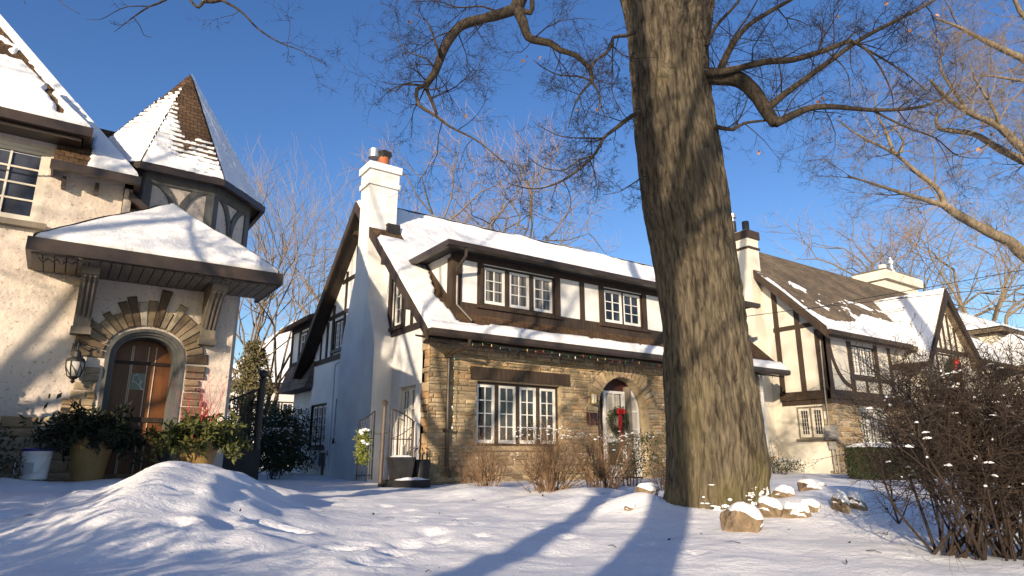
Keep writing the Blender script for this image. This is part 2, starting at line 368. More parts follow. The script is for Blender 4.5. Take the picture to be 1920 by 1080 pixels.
STONE_COLS = [(.34, .255, .155), (.39, .30, .19), (.29, .225, .145), (.42, .335, .215), (.36, .245, .14), (.33, .265, .18), (.36, .265, .175), (.25, .195, .13)]
def stones(mb, Fr, a0, a1, b0, b1, inside, rnd, hmin=.07, hmax=.2, lmin=.16, lmax=.62, c=0.0, out=.035, cols=STONE_COLS, gap=.012):
    """coursed rubble: every stone its own chamfered block"""
    b = b0
    while b < b1 - .02:
        h = rnd.uniform(hmin, hmax)
        if b + h > b1 - hmin * .7: h = b1 - b
        a = a0 - rnd.random() * .2
        while a < a1:
            L = rnd.uniform(lmin, lmax) * (.75 if h > .15 else 1)
            rows = [(b, b + h)]
            if h > .14 and rnd.random() < .35:
                k = b + h * rnd.uniform(.4, .6); rows = [(b, k), (k, b + h)]
            for (y0, y1) in rows:
                x0, x1 = max(a, a0), min(a + L, a1)
                for (u0, u1) in clip(x0, x1, y0, y1, inside):
                    if u1 - u0 < .04: continue
                    stone(mb, Fr, u0 + gap / 2, u1 - gap / 2, y0 + gap / 2, y1 - gap / 2, rnd, c, out, cols)
            a += L
        b += h
def clip(x0, x1, y0, y1, inside):
    n = max(2, int((x1 - x0) / .03)); ym = (y0 + y1) / 2; res = []; cur = None
    for i in range(n + 1):
        x = lerp(x0, x1, i / n); ok = inside(x, ym) and inside(x, lerp(y0, y1, .12)) and inside(x, lerp(y0, y1, .88))
        if ok and cur is None: cur = x
        if not ok and cur is not None: res.append((cur, lerp(x0, x1, (i - 1) / n))); cur = None
    if cur is not None: res.append((cur, x1))
    return res
def stone(mb, Fr, x0, x1, y0, y1, rnd, c, out, cols):
    ch = min(.016, (x1 - x0) * .2, (y1 - y0) * .25); o = out * rnd.uniform(.35, 1.15)
    j = lambda k: rnd.uniform(-k, k)
    col = rnd.choice(cols); k = rnd.uniform(.78, 1.2); col = tuple(min(1, v * k) for v in col)
    outer = [(x0 + j(.006), y0 + j(.006)), (x1 + j(.006), y0 + j(.006)), (x1 + j(.006), y1 + j(.006)), (x0 + j(.006), y1 + j(.006))]
    xm, ym = (x0 + x1) / 2, (y0 + y1) / 2
    inner = [(a + ch * (1 if a < xm else -1), b + ch * (1 if b < ym else -1)) for a, b in outer]
    oo = [o + j(.009) for _ in range(4)]
    vs = [Fr(a, b, c - .02) for a, b in outer] + [Fr(a, b, c + q * .55) for (a, b), q in zip(outer, oo)] + [Fr(a, b, c + q) for (a, b), q in zip(inner, oo)] + [Fr(xm + j(.02), ym + j(.01), c + sum(oo) / 4 + .006 + j(.006))]
    fs = []
    for i in range(4):
        i2 = (i + 1) % 4
        fs += [(i, i2, 4 + i2, 4 + i), (4 + i, 4 + i2, 8 + i2, 8 + i), (8 + i, 8 + i2, 12)]
    mb.add(vs, fs, col)
def voussoirs(mb, Fr, c, bs, r, depth0, depth1, rnd, n=17, rise=None, ang=(0, math.pi), out=.05, cols=STONE_COLS):
    rise = rise or r
    for i in range(n):
        t0 = lerp(ang[0], ang[1], i / n) + .012; t1 = lerp(ang[0], ang[1], (i + 1) / n) - .012; D = rnd.uniform(depth0, depth1)
        pt = lambda t, d: (c + (r + d) * math.cos(t), bs + (rise + d) * math.sin(t))
        q = [pt(t0, 0), pt(t0, D), pt(t1, D), pt(t1, 0)]; o = out * rnd.uniform(.6, 1.2); k = rnd.uniform(.78, 1.2)
        col = tuple(v * k for v in rnd.choice(cols)); cx = sum(p[0] for p in q) / 4; cy = sum(p[1] for p in q) / 4
        inn = [(lerp(p[0], cx, .12), lerp(p[1], cy, .12)) for p in q]
        vs = [Fr(a, b, -.1) for a, b in q] + [Fr(a, b, o * .6) for a, b in q] + [Fr(a, b, o + rnd.uniform(-.006, .006)) for a, b in inn]
        fs = [(8, 9, 10, 11)]
        for k2 in range(4):
            k3 = (k2 + 1) % 4; fs += [(k2, k3, 4 + k3, 4 + k2), (4 + k2, 4 + k3, 8 + k3, 8 + k2)]
        mb.add(vs, fs, col)

def snow_sheet(mb, quad, fn, res=.06, lift=0.0):
    """snow lying on a roof face (quad = eave left, eave right, top right, top left); fn(point, u, v, s, t) gives its thickness"""
    A, B, C_, D = [V(p) for p in quad]
    n = (B - A).cross(D - A)
    if n.length < 1e-6: n = (B - A).cross(C_ - A)
    n.normalize()
    if n.z < 0: n = -n
    W = max((B - A).length, (C_ - D).length); H = max((D - A).length, (C_ - B).length)
    nu, nv = max(2, int(W / res)), max(2, int(H / res)); th = []; ps = []
    for j in range(nv + 1):
        t = j / nv
        for i in range(nu + 1):
            s_ = i / nu; p = A.lerp(B, s_).lerp(D.lerp(C_, s_), t)
            h = fn(p, s_ * W, t * H, s_, t); th.append(h); ps.append(p + n * (max(h, -.02) + lift))
    fs = []
    for j in range(nv):
        for i in range(nu):
            q = (j * (nu + 1) + i, j * (nu + 1) + i + 1, (j + 1) * (nu + 1) + i + 1, (j + 1) * (nu + 1) + i)
            if max(th[k] for k in q) > -.004: fs.append(q)
    used = sorted({k for f in fs for k in f}); mp = {k: i for i, k in enumerate(used)}
    mb.add([ps[k] for k in used], [tuple(mp[k] for k in f) for f in fs])
def full_snow(th=.07, edge=.10, seed=0.0, sides=True):
    def fn(p, u, v, s, t):
        h = th * (1 + .35 * n1(p.x * 1.1 + seed, p.y * 1.1, p.z)) + .012 * n1(p.x * 5, p.y * 5, p.z * 5 + seed)
        e = v - .03 * n1(p.x * 4 + seed, p.y * 4, 0)
        h *= min(1, max(0, (e + .015)) / edge * 1.4) ** .5 if e < edge else 1
        return h
    return fn
# ---------------------------------------------------------------- camera, sky, sun
cam = bpy.data.cameras.new('camera'); co = bpy.data.objects.new('camera', cam); COL.objects.link(co); sc.camera = co
cam.sensor_width = 36; cam.lens = F / 1920 * 36; cam.clip_start = .05; cam.clip_end = 2000
co.matrix_world = Matrix(((RT.x, CU.x, -CZ.x, 0), (RT.y, CU.y, -CZ.y, 0), (RT.z, CU.z, -CZ.z, 0), (0, 0, 0, 1)))
SUN_EL = rad(12.8); SH = V((-.788, -.616, 0)).normalized()
SD = SH * math.cos(SUN_EL) + UP * math.sin(SUN_EL)
sl = bpy.data.lights.new('sun', 'SUN'); sl.energy = 5.0; sl.angle = rad(.5); sl.color = (1.0, .82, .60)
so = bpy.data.objects.new('sun', sl); COL.objects.link(so); so.rotation_euler = SD.to_track_quat('Z', 'Y').to_euler()
w = bpy.data.worlds.new('World'); sc.world = w; w.use_nodes = True; nt = w.node_tree
sky = nt.nodes.new('ShaderNodeTexSky'); sky.sky_type = 'NISHITA'; sky.sun_disc = False
sky.sun_elevation = SUN_EL; sky.sun_rotation = math.atan2(SH.x, SH.y)
sky.air_density = 1.0; sky.dust_density = .7; sky.ozone_density = 2.0; sky.altitude = 100
hs = nt.nodes.new('ShaderNodeHueSaturation'); hs.inputs['Saturation'].default_value = 1.26; hs.inputs['Hue'].default_value = .516; nt.links.new(sky.outputs[0], hs.inputs['Color'])
nt.links.new(hs.outputs[0], nt.nodes['Background'].inputs[0]); nt.nodes['Background'].inputs[1].default_value = .125
sc.view_settings.view_transform = 'Standard'; sc.view_settings.look = 'None'; sc.view_settings.exposure = 0.64; sc.view_settings.gamma = 1
sc.cycles.max_bounces = 6; sc.cycles.diffuse_bounces = 1; sc.cycles.caustics_reflective = False; sc.cycles.caustics_refractive = False

# ---------------------------------------------------------------- ground
def rf(x, y): return (x * RT.x + y * RT.y, x * FW.x + y * FW.y)
CREST = [(-9, .20), (-6, .22), (-5, .24), (-4.3, .20), (-3.8, .37), (-3.33, .54), (-2.9, .43), (-2.6, .28), (-2.1, .12), (-1.4, .05), (0, 0)]
def interp(tab, x):
    if x <= tab[0][0]: return tab[0][1]
    for (a, u), (b, v_) in zip(tab, tab[1:]):
        if x <= b: return lerp(u, v_, smooth(a, b, x))
    return tab[-1][1]
def g2(r, f, r0, f0, s, h, sf=None): return h * math.exp(-((r - r0) / s) ** 2 - ((f - f0) / (sf or s)) ** 2)
PRINTS = []
_r = random.Random(3)
for k in range(9):
    t = k / 8; p = V((lerp(2.6, 3.9, t), lerp(4.6, 8.9, t), 0)); PRINTS.append((p.x + (.12 if k % 2 else -.12), p.y + _r.uniform(-.1, .1), .10, .03))
for k in range(7): PRINTS.append((lerp(3.6, 3.2, k / 6) + (.1 if k % 2 else -.1), lerp(3.0, 6.3, k / 6), .09, .028))
for k in range(26): 
    r0, f0 = _r.uniform(-4.5, -.2), _r.uniform(3.6, 6.2); p = RT * r0 + FW * f0; PRINTS.append((p.x, p.y, _r.uniform(.06, .14), _r.uniform(.01, .035)))
for (px, py, d, s_, h) in ((520, 968, 4.9, .20, .13), (190, 925, 5.8, .16, .09), (40, 958, 5.3, .26, .10), (330, 1035, 4.2, .12, .05), (640, 1000, 4.3, .15, .07), (700, 1040, 3.9, .14, .05)):
    p = atD(px, py, d); PRINTS.append((p.x, p.y, s_, h))
def gz(x, y, fine=True):
    r, f = rf(x, y); z = -.62
    z += .27 * smooth(3.6, 2.2, x) * smooth(9.0, 9.9, y)
    if f > 2 and f < 12 and r < 1.5:
        dx, dy = 2.1, -4.2; L = math.hypot(dx, dy)
        side = -(dx * (f - 7.6) - dy * (r + 2.0)) / L
        prof = interp([(2.2, .10), (3.4, .22), (4.5, .55), (5.6, .86), (6.5, 1.0), (7.0, .95), (8.4, .12), (9.0, 0)], f)
        r2 = r - (6.5 - f) * .38 * smooth(-6, -3, r) if f < 6.5 else r
        z += interp(CREST, r2) * smooth(-.15, 1.15, side + .18 * n1(f * 1.3, 5)) * prof if r > -2.6 else interp(CREST, r2) * prof
    z += g2(r, f, 2.05, 6.7, 1.1, .12) + g2(r, f, 3.55, 7.4, .85, .27, .75) + g2(r, f, 2.9, 6.6, .5, .10) + g2(r, f, 4.3, 6.6, .8, .08)
    z += g2(r, f, .9, 7.9, .45, .10) + g2(r, f, .35, 8.6, .5, .09) + g2(r, f, -.5, 9.9, .5, .12) + g2(r, f, .3, 10.4, .7, .10) + g2(r, f, 1.25, 7.0, .4, .14) + g2(r, f, 1.1, 9.3, .6, .15)
    z += g2(r, f, -4.4, 10.6, .5, .1) + g2(r, f, -3.9, 8.9, .35, .10) + g2(r, f, 5.2, 5.0, 1.3, .06)
    z += .05 * n1(x * .7, y * .7, 1.5) + .028 * n1(x * 1.9, y * 1.9, 4)
    if fine:
        z += .010 * n1(x * 4.2, y * 4.2, 2) + .005 * n1(x * 9, y * 9, 7) - .008 * abs(n1(x * 2.6, y * 2.6, 12))
        k = noise.noise(V((x * 1.6, y * 1.6, 9)))
        if k > .1 : z += .02 * (k - .1) * n1(x * 16, y * 16, 3)
        for (px, py, s_, h) in PRINTS:
            d2 = ((x - px) ** 2 + (y - py) ** 2) / (s_ * s_)
            if d2 < 6: z += -h * math.exp(-d2 * 1.3) + h * .35 * math.exp(-(math.sqrt(d2) - 1.25) ** 2 * 6)
    return z
def axis(lo, hi, s, far0, far1):
    a = []; x = lo
    while x < hi: a.append(x); x += s
    st = s; x = hi
    while x < far1: a.append(x); st *= 1.13; x += st
    a.append(far1); st = s * 1.2; x = lo - s
    b = []
    while x > far0: b.append(x); st *= 1.16; x -= st
    b.append(far0); return sorted(b) + a
gxs, gys = axis(-1.6, 7.6, .05, -400, 600), axis(.4, 9.6, .05, -300, 700)
mb = MB(); nx = len(gxs)
for y in gys:
    for x in gxs:
        fine = -2 < x < 12 and 0 < y < 14
        mb.v.append(V((x, y, gz(x, y, fine))))
mb.f = [(j * nx + i, j * nx + i + 1, (j + 1) * nx + i + 1, (j + 1) * nx + i) for j in range(len(gys) - 1) for i in range(nx - 1)]
mb.c = [(1, 1, 1)] * len(mb.f)
structure(mb.build('snowy_ground', 'gsnow', smooth=True, uv=False))

# ---------------------------------------------------------------- twigs and trees
def grow(mb, p, d, L, r, lvl, rnd, wob=.35, up=.0, dens=1.0, nmin=3, ratio=.55, bend=None):
    n = 4 if lvl > 0 else 3
    path = [V(p)]; rr = [r]; d = V(d).normalized(); curl = V((rnd.gauss(0, 1), rnd.gauss(0, 1), rnd.gauss(0, 1))) * wob * .6
    for i in range(n):
        d = (d + V((rnd.gauss(0, 1), rnd.gauss(0, 1), rnd.gauss(0, 1))) * wob * .5 + curl * .35 + UP * up).normalized()
        path.append(path[-1] + d * (L / n)); rr.append(max(r * (1 - .8 * (i + 1) / n), r * .22))
    mb.tube(path, rr, 5 if r > .02 else 3, cap=False)
    if lvl > 0:
        k = max(2, int(round((3.2 + lvl * .6) * dens + rnd.random())))
        for i in range(k):
            t = rnd.uniform(.18, 1.0); q = t * n; j = min(n - 1, int(q)); pp = path[j].lerp(path[j + 1], q - j)
            ax = (path[j + 1] - path[j]).normalized(); sd = ax.orthogonal(); sd.rotate(Matrix.Rotation(rnd.random() * 6.283, 3, ax))
            dd = ax * rnd.uniform(.5, 1.0) + sd.normalized() * rnd.uniform(.6, 1.1)
            grow(mb, pp, dd, L * ratio * rnd.uniform(.65, 1.2), max(.0016, lerp(r, r * .3, t) * .62), lvl - 1, rnd, wob, up, dens, nmin, ratio)
def resample(path, rr, step):
    P = [V(p) for p in path]; out = []; ro = []
    def cr(a, b, c, d, t): return .5 * ((2 * b) + (c - a) * t + (2 * a - 5 * b + 4 * c - d) * t * t + (3 * b - a - 3 * c + d) * t ** 3)
    for i in range(len(P) - 1):
        a = P[max(0, i - 1)]; b = P[i]; c = P[i + 1]; d = P[min(len(P) - 1, i + 2)]
        k = max(2, int((c - b).length / step))
        for j in range(k):
            t = j / k; out.append(cr(a, b, c, d, t)); ro.append(lerp(rr[i], rr[i + 1], t))
    out.append(P[-1]); ro.append(rr[-1]); return out, ro
def limb(mbl, mbt, pts, r0, r1, rnd, tw=(5, .5, .011, 2), n=9, skip=0.0, rough=.06, spread=1.0, up=0.0, wob=.42):
    """a limb through given points, with twigs off it: tw = (per metre, length, radius, levels)"""
    k = len(pts); rr = [lerp(r0, r1, (i / (k - 1)) ** .8) for i in range(k)]
    path, ro = resample(pts, rr, .07)
    ro = [q * (1 + rough * 2 * n1(p.x * 6, p.y * 6, p.z * 6)) for p, q in zip(path, ro)]
    mbl.tube(path, ro, n)
    if not tw: return path
    tot = sum((b - a).length for a, b in zip(path, path[1:])); m = int(tot * tw[0])
    for i in range(m):
        t = rnd.uniform(skip, 1.0); q = t * (len(path) - 1); j = min(len(path) - 2, int(q)); ax = (path[j + 1] - path[j]).normalized()
        sd = ax.orthogonal(); sd.rotate(Matrix.Rotation(rnd.random() * 6.283, 3, ax)); s_ = sd.normalized()
        if s_.dot(CZ) > .6 or s_.dot(CZ) < -.6: s_ = (s_ - CZ * s_.dot(CZ) * .7).normalized()
        d = ax * rnd.uniform(.1, .9) + s_ * spread
        L = tw[1] * rnd.uniform(.45, 1.45) * lerp(1.15, .75, t)
        grow(mbt, path[j], d, L, min(ro[j] * .6, tw[2] * rnd.uniform(.7, 1.3)), tw[3], rnd, wob, up, 1.0)
    return path
def px(pts, d0, d1=None):
    d1 = d0 if d1 is None else d1; k = len(pts) - 1
    return [atD(x, y, lerp(d0, d1, i / max(1, k))) for i, (x, y) in enumerate(pts)]

# the big street tree
def trunk_mesh(name, prof, parent, mat, nang=150, res=.028, flare=None, seed=0.0, amp=.022):
    """prof: list of (centre, radius) up the trunk; furrowed bark as real relief"""
    path, ro = resample([c for c, r in prof], [r for c, r in prof], res); mb = MB(); o = 0
    for i, (p, r) in enumerate(zip(path, ro)):
        for j in range(nang):
            t = 2 * math.pi * j / nang; cx, sy = math.cos(t), math.sin(t); q = r
            h = p.z
            if flare: q *= 1 + flare * math.exp(-(h + .62) / .28) * (.55 + .45 * math.sin(t * 5 + seed) * .9)
            q *= 1 + .035 * n1(cx * 1.4 + seed, sy * 1.4, h * .9) + .02 * n1(cx * 3, sy * 3, h * 2.2 + seed)
            wv = .55 * n1(cx * 2.2, sy * 2.2, h * 1.6 + 5)
            a = noise.noise(V((cx * r * 19 + wv, sy * r * 19 + wv, h * 4.2 + seed)))
            b = noise.noise(V((cx * r * 34 + 3 + wv, sy * r * 34, h * 6.5)))
            q += amp * (min(abs(a) * 2.6, .75) - .45) * 1.15 + amp * .5 * b
            mb.v.append(V((p.x + cx * q, p.y + sy * q, h)))
    k = len(path)
    mb.f = [(i * nang + j, i * nang + (j + 1) % nang, (i + 1) * nang + (j + 1) % nang, (i + 1) * nang + j) for i in range(k - 1) for j in range(nang)]
    mb.c = [(1, 1, 1)] * len(mb.f)
    return mb.build(name, mat, parent, smooth=True, uv=False)
TD = 6.9
edges = [(985, 1246, 1432), (925, 1246, 1430), (880, 1246, 1438), (800, 1243, 1434), (700, 1240, 1418), (600, 1235, 1401), (500, 1221, 1387), (380, 1198, 1372), (250, 1184, 1349), (150, 1178, 1335), (100, 1174, 1333), (40, 1168, 1340), (-30, 1150, 1352)]
prof = []
for y, a, b in edges:
    c = atD((a + b) / 2, y, TD); rr_ = (atD(b, y, TD) - atD(a, y, TD)).length / 2; prof.append((c, rr_ * (.925 if y > 800 else .90)))
prof[0] = (V((prof[1][0].x, prof[1][0].y, -.85)), prof[1][1] * 1.02)
oak = thing('oak_tree', 'huge bare tree with a thick furrowed trunk in front of the houses', 'tree', (prof[1][0].x, prof[1][0].y, -.6))
trunk_mesh('trunk', prof, oak, 'oak', flare=.34, nang=420, res=.022)
rnd = random.Random(11)
top = prof[-1][0]; low = MB(); tw = MB()
TW = (5.4, .62, .0085, 3)
# main fork above the picture, carrying the limbs that come down into it
fork_l = [prof[-2][0] + V((-.1, .05, 0)), top + V((-.45, .25, .7)), top + V((-1.2, .7, 2.0)), top + V((-2.0, 1.2, 4.0)), top + V((-2.4, 1.5, 6.5))]
fork_r = [prof[-2][0] + V((.12, -.06, 0)), top + V((.45, -.3, .8)), top + V((1.0, -.6, 2.4)), top + V((1.6, -.7, 5.0)), top + V((1.9, -.9, 7.5))]
limb(low, tw, fork_l, .34, .09, rnd, (2.0, .9, .012, 3), 14, .45); limb(low, tw, fork_r, .36, .09, rnd, (2.0, .9, .012, 3), 14, .45)
A0 = fork_l[1]
arm = [A0] + px([(1060, -140), (1000, -55), (968, 16)], 6.3, 5.9)
limb(low, tw, arm, .13, .075, rnd, None, 10)
La = [arm[-1]] + px([(940, 26), (902, 36), (865, 48), (843, 74), (826, 107), (817, 133), (798, 161)], 5.85, 5.6)
limb(low, tw, La, .062, .034, rnd, TW, 10, .2)
limb(low, tw, [La[-1]] + px([(782, 167), (785, 196), (817, 217), (843, 237), (887, 259), (917, 281), (947, 307)], 5.55, 5.4), .024, .004, rnd, TW, 7)
limb(low, tw, [La[-1]] + px([(803, 176), (812, 195), (819, 214)], 5.6), .022, .014, rnd, TW, 7)
limb(low, tw, [La[-1]] + px([(768, 158), (752, 160), (742, 172), (728, 166), (716, 172)], 5.6), .014, .003, rnd, TW, 6)
limb(low, tw, [La[5]] + px([(822, 95), (808, 55), (798, 38), (772, 24)], 5.5), .016, .004, rnd, TW, 6)
limb(low, tw, [La[6]] + px([(800, 110), (770, 100), (748, 80), (735, 60)], 5.6, 5.4), .012, .003, rnd, TW, 6)
limb(low, tw, [La[1]] + px([(905, 12), (860, 14), (820, 2), (770, 4)], 5.8, 5.5), .014, .004, rnd, TW, 6)
Lb = [arm[-1]] + px([(980, 40), (987, 63), (998, 74), (1032, 81), (1050, 94), (1080, 104), (1106, 130), (1110, 152)], 5.85, 5.7)
limb(low, tw, Lb, .058, .020, rnd, TW, 10, .3)
limb(low, tw, [Lb[-1]] + px([(1087, 178), (1074, 207), (1066, 240)], 5.7), .014, .004, rnd, TW, 6)
limb(low, tw, [Lb[-1]] + px([(1085, 143), (1050, 141), (1020, 128), (1000, 112)], 5.7, 5.5), .013, .004, rnd, TW, 6)
limb(low, tw, [Lb[-1]] + px([(1125, 180), (1128, 205), (1140, 225)], 5.7), .013, .004, rnd, TW, 6)
limb(low, tw, [arm[-1]] + px([(995, 24), (998, 0), (1000, -40)], 5.85), .035, .02, rnd, TW, 7)
L2 = px([(1200, 212), (1184, 218), (1154, 241), (1132, 259), (1113, 292), (1069, 330), (1032, 348), (995, 354), (954, 344)], 6.5, 5.9)
limb(low, tw, L2, .03, .004, rnd, (7, .45, .007, 3), 8, .1)
limb(low, tw, [L2[3]] + px([(1095, 259), (1050, 255), (1006, 233)], 6.2), .012, .003, rnd, (7, .4, .006, 3), 6)
limb(low, tw, [L2[4]] + px([(1085, 300), (1060, 318), (1020, 315), (985, 290)], 6.2), .012, .003, rnd, (7, .4, .006, 3), 6)
limb(low, tw, px([(1190, 60), (1172, 67), (1150, 70), (1143, 93), (1113, 118), (1108, 150)], 6.6, 6.1), .026, .010, rnd, TW, 7)
limb(low, tw, px([(1150, 72), (1148, 130), (1150, 180), (1180, 230)], 6.4, 6.4), .010, .004, rnd, TW, 6)
limb(low, tw, px([(1210, 330), (1185, 345), (1160, 360), (1130, 365)], 6.6, 6.3), .010, .003, rnd, (8, .35, .006, 3), 6)
R1 = px([(1318, 141), (1335, 143), (1373, 145), (1398, 157), (1421, 182), (1436, 207), (1454, 231)], 6.7, 6.3)
limb(low, tw, R1, .115, .062, rnd, (3, .4, .007, 2), 12)
R1a = [R1[-1]] + px([(1480, 219), (1517, 203), (1561, 200), (1635, 206), (1710, 203), (1758, 189), (1798, 159)], 6.3, 6.0)
limb(low, tw, R1a, .052, .005, rnd, TW, 9)
R1b = [R1[-2]] + px([(1465, 181), (1510, 148), (1561, 111), (1613, 74), (1669, 44), (1717, 20), (1752, 0), (1790, -25)], 6.3, 5.9)
limb(low, tw, R1b, .042, .010, rnd, TW, 9)
limb(low, tw, [R1a[4]] + px([(1665, 222), (1706, 241), (1754, 259), (1798, 293), (1858, 296)], 6.2, 5.9), .016, .003, rnd, TW, 6)
R2 = px([(1320, 138), (1340, 137), (1373, 131), (1435, 116), (1487, 112), (1547, 94), (1595, 76)], 6.6, 6.1)
limb(low, tw, R2, .05, .026, rnd, TW, 9, .2)
limb(low, tw, [R2[-1]] + px([(1624, 93), (1650, 126), (1672, 174), (1675, 205)], 6.1), .018, .004, rnd, TW, 6)
limb(low, tw, [R2[-1]] + px([(1650, 107), (1698, 137), (1724, 159), (1760, 190)], 6.1, 5.9), .016, .003, rnd, TW, 6)
limb(low, tw, [R2[5]] + px([(1572, 115), (1590, 140), (1595, 185)], 6.2), .012, .003, rnd, TW, 6)
R3 = px([(1325, 238), (1345, 238), (1374, 243), (1395, 231), (1435, 226)], 6.6, 6.4)
limb(low, tw, R3, .034, .012, rnd, TW, 8)
limb(low, tw, [R3[2]] + px([(1390, 215), (1400, 190), (1405, 170)], 6.5), .011, .004, rnd, TW, 6)
R4 = px([(1340, 150), (1352, 130), (1369, 93), (1398, 52), (1443, 22), (1482, 0), (1530, -30)], 6.6, 6.3)
limb(low, tw, R4, .042, .018, rnd, TW, 8)
limb(low, tw, px([(1325, 85), (1342, 50), (1362, 28), (1385, 2), (1400, -30)], 6.6, 6.4), .026, .012, rnd, TW, 7)
limb(low, tw, px([(1347, 125), (1375, 70), (1400, 35), (1420, 0)], 6.6, 6.4), .014, .008, rnd, TW, 6)
# high limb reaching over to the left, whose ends hang into the picture
H = [fork_l[2], V((fork_l[2].x - 1.6, fork_l[2].y + .3, fork_l[2].z + .5)), atD(560, -260, 5.6), atD(430, -110, 5.2)]
limb(low, tw, H, .10, .04, rnd, (2, .6, .008, 2), 9, .3)
Hb = [H[-1]] + px([(395, -30), (382, 2), (415, 0), (450, 20), (485, 55), (525, 80), (565, 95), (605, 120)], 5.1, 4.8)
TWS = (4.5, .34, .0055, 2)
limb(low, tw, Hb[:4], .026, .016, rnd, None, 7); limb(low, tw, Hb[3:], .013, .002, rnd, TWS, 6)
limb(low, tw, [Hb[2]] + px([(372, 14), (360, 4), (340, -20)], 5.0), .016, .008, rnd, None, 6)
Hc = [H[-1]] + px([(350, -40), (310, 0), (280, 12), (250, 32), (232, 46), (214, 60)], 5.1, 4.9)
limb(low, tw, Hc, .018, .002, rnd, (3, .25, .005, 2), 6, .3)
limb(low, tw, [Hc[4]] + px([(262, 48), (270, 66), (284, 70)], 5.0), .005, .0018, rnd, (4, .15, .004, 1), 5)
limb(low, tw, [Hc[3]] + px([(240, 12), (212, 24), (190, 36), (160, 36)], 5.0), .006, .0016, rnd, (4, .18, .004, 1), 5)
limb(low, tw, px([(60, -60), (100, -10), (125, 12), (150, 26)], 5.0), .006, .0018, rnd, (3, .2, .004, 1), 5)
limb(low, tw, [H[-2]] + px([(300, -130), (150, -90), (60, -60), (40, -20), (48, 8)], 5.2), .02, .002, rnd, (2, .25, .004, 1), 5)
low.build('limb', 'limb', oak, smooth=True, uv=False); tw.build('crown', 'twig', oak, uv=False)
lv = MB()
for (x, y, d) in ((1097, 246, 6.1), (985, 325, 6), (1085, 205, 5.7), (1120, 200, 5.7), (988, 110, 5.6), (1010, 108, 5.7), (768, 40, 5.5), (875, 210, 5.5), (1540, 178, 6.2), (1537, 182, 6.2), (1543, 188, 6.2), (1465, 145, 6.3), (1568, 24, 6), (1660, 5, 6), (1708, 58, 6), (1760, 30, 6), (1425, 280, 6.4), (1520, 265, 6.3), (1570, 218, 6.1), (1835, 284, 6), (1840, 235, 6), (1865, 245, 6), (1362, 125, 6.5)):
    p = atD(x, y, d)
    for k in range(2):
        q = p + V((rnd.uniform(-.02, .02), rnd.uniform(-.02, .02), rnd.uniform(-.03, .01))); lv.leaf(q, .055, .035, rnd)
lv.build('dry_leaves', 'leaf_br', oak, uv=False)['kind'] = 'stuff'
cl = MB()
tc, tr_ = prof[1]; a0 = math.atan2(-tc.y, -tc.x)           # direction from the trunk to the camera
for k in range(150):
    th = a0 + rnd.uniform(-.25, 1.75); u = (th - a0) / 1.75; h = -.60 + abs(rnd.gauss(0, .10)) + .30 * max(0, u) * rnd.random() ** .6
    if n1(th * 4, h * 7, 3) < -.12: continue
    q = tr_ * (1 + .34 * math.exp(-(h + .62) / .28) * (.55 + .405 * math.sin(th * 5))) + .004
    o = V((math.cos(th), math.sin(th), 0)); tn = V((-o.y, o.x, 0)); p = V((tc.x, tc.y, h)) + o * q
    vs, fs = ICO(2); sa, sb = rnd.uniform(.008, .034), rnd.uniform(.006, .018)
    cl.add([p + tn * (v.x * sa * (1 + .6 * n1(v.x * 2, v.y * 2, k))) + UP * (v.z * sb * (1 + .6 * n1(v.z * 2, v.x * 2, k + 9))) + o * (v.y * .014) for v in vs], fs)
cl.build('clinging_snow', 'gsnow', oak, smooth=True, uv=False)['kind'] = 'stuff'

# bare trees of other kinds
def bare_tree(name, label, base, H_, rnd, trunk_r, split=.28, nl=4, tmat='limb2', cmat='twig_far', lean=(0, 0), lv=4, spread=.62, grp=None, tw_r=.011, stems=1, ratio=.72, dens=1.0):
    H_ *= 1.42; t = thing(name, label, 'tree', base, grp); tm = MB(); cm = MB()
    def rec(p, d, L, r, k):
        n = 4; path = [V(p)]; rr = [r]; d = V(d).normalized()
        for i in range(n):
            d = (d + V((rnd.gauss(0, .13), rnd.gauss(0, .13), rnd.gauss(.04, .08)))).normalized(); path.append(path[-1] + d * L / n); rr.append(lerp(r, r * .6, (i + 1) / n))
        (tm if k > 1 else cm).tube(path, rr, 7 if r > .08 else 4 if k > 1 else 3, cap=False)
        if k <= 0: return
        m = (3 if rnd.random() < .55 else 2) if k > 1 else 4
        if k <= 2: m = int(m * dens + .5)
        for i in range(m):
            q = path[-1] if i < 2 else path[rnd.choice((1, 2, 3))]
            sd = d.orthogonal(); sd.rotate(Matrix.Rotation(rnd.random() * 6.283, 3, d))
            dd = d * rnd.uniform(.55, 1) + sd.normalized() * rnd.uniform(.45, 1.05) * spread * 1.5 + UP * .03
            rec(q, dd, L * ratio * rnd.uniform(.75, 1.2), max(tw_r * .5, r * .56), k - 1)
    for s_ in range(stems):
        d = V((lean[0] + rnd.gauss(0, .02 if stems == 1 else .13), lean[1] + rnd.gauss(0, .02 if stems == 1 else .13), 1)); b = V(base) + V((rnd.gauss(0, .12), rnd.gauss(0, .12), -.2)) * (0 if stems == 1 else 1)
        L = H_ * split; p1 = b + d.normalized() * L; pm = b.lerp(p1, .5) + V((rnd.gauss(0, .05), rnd.gauss(0, .05), 0)) * H_ * .1
        tm.tube([b, pm, p1], [trunk_r * 1.15, trunk_r, trunk_r * .85], 10)
        for i in range(nl):
            a = 6.283 * (i + rnd.random() * .5) / nl; sp = spread * rnd.uniform(.5, 1.1)
            rec(p1, V((math.cos(a) * sp, math.sin(a) * sp, 1)) + V((lean[0], lean[1], 0)), H_ * .24 * rnd.uniform(.8, 1.15), trunk_r * .6, lv)
    tm.build('trunk', tmat, t, smooth=True, uv=False); cm.build('crown', cmat, t, uv=False)
    return t
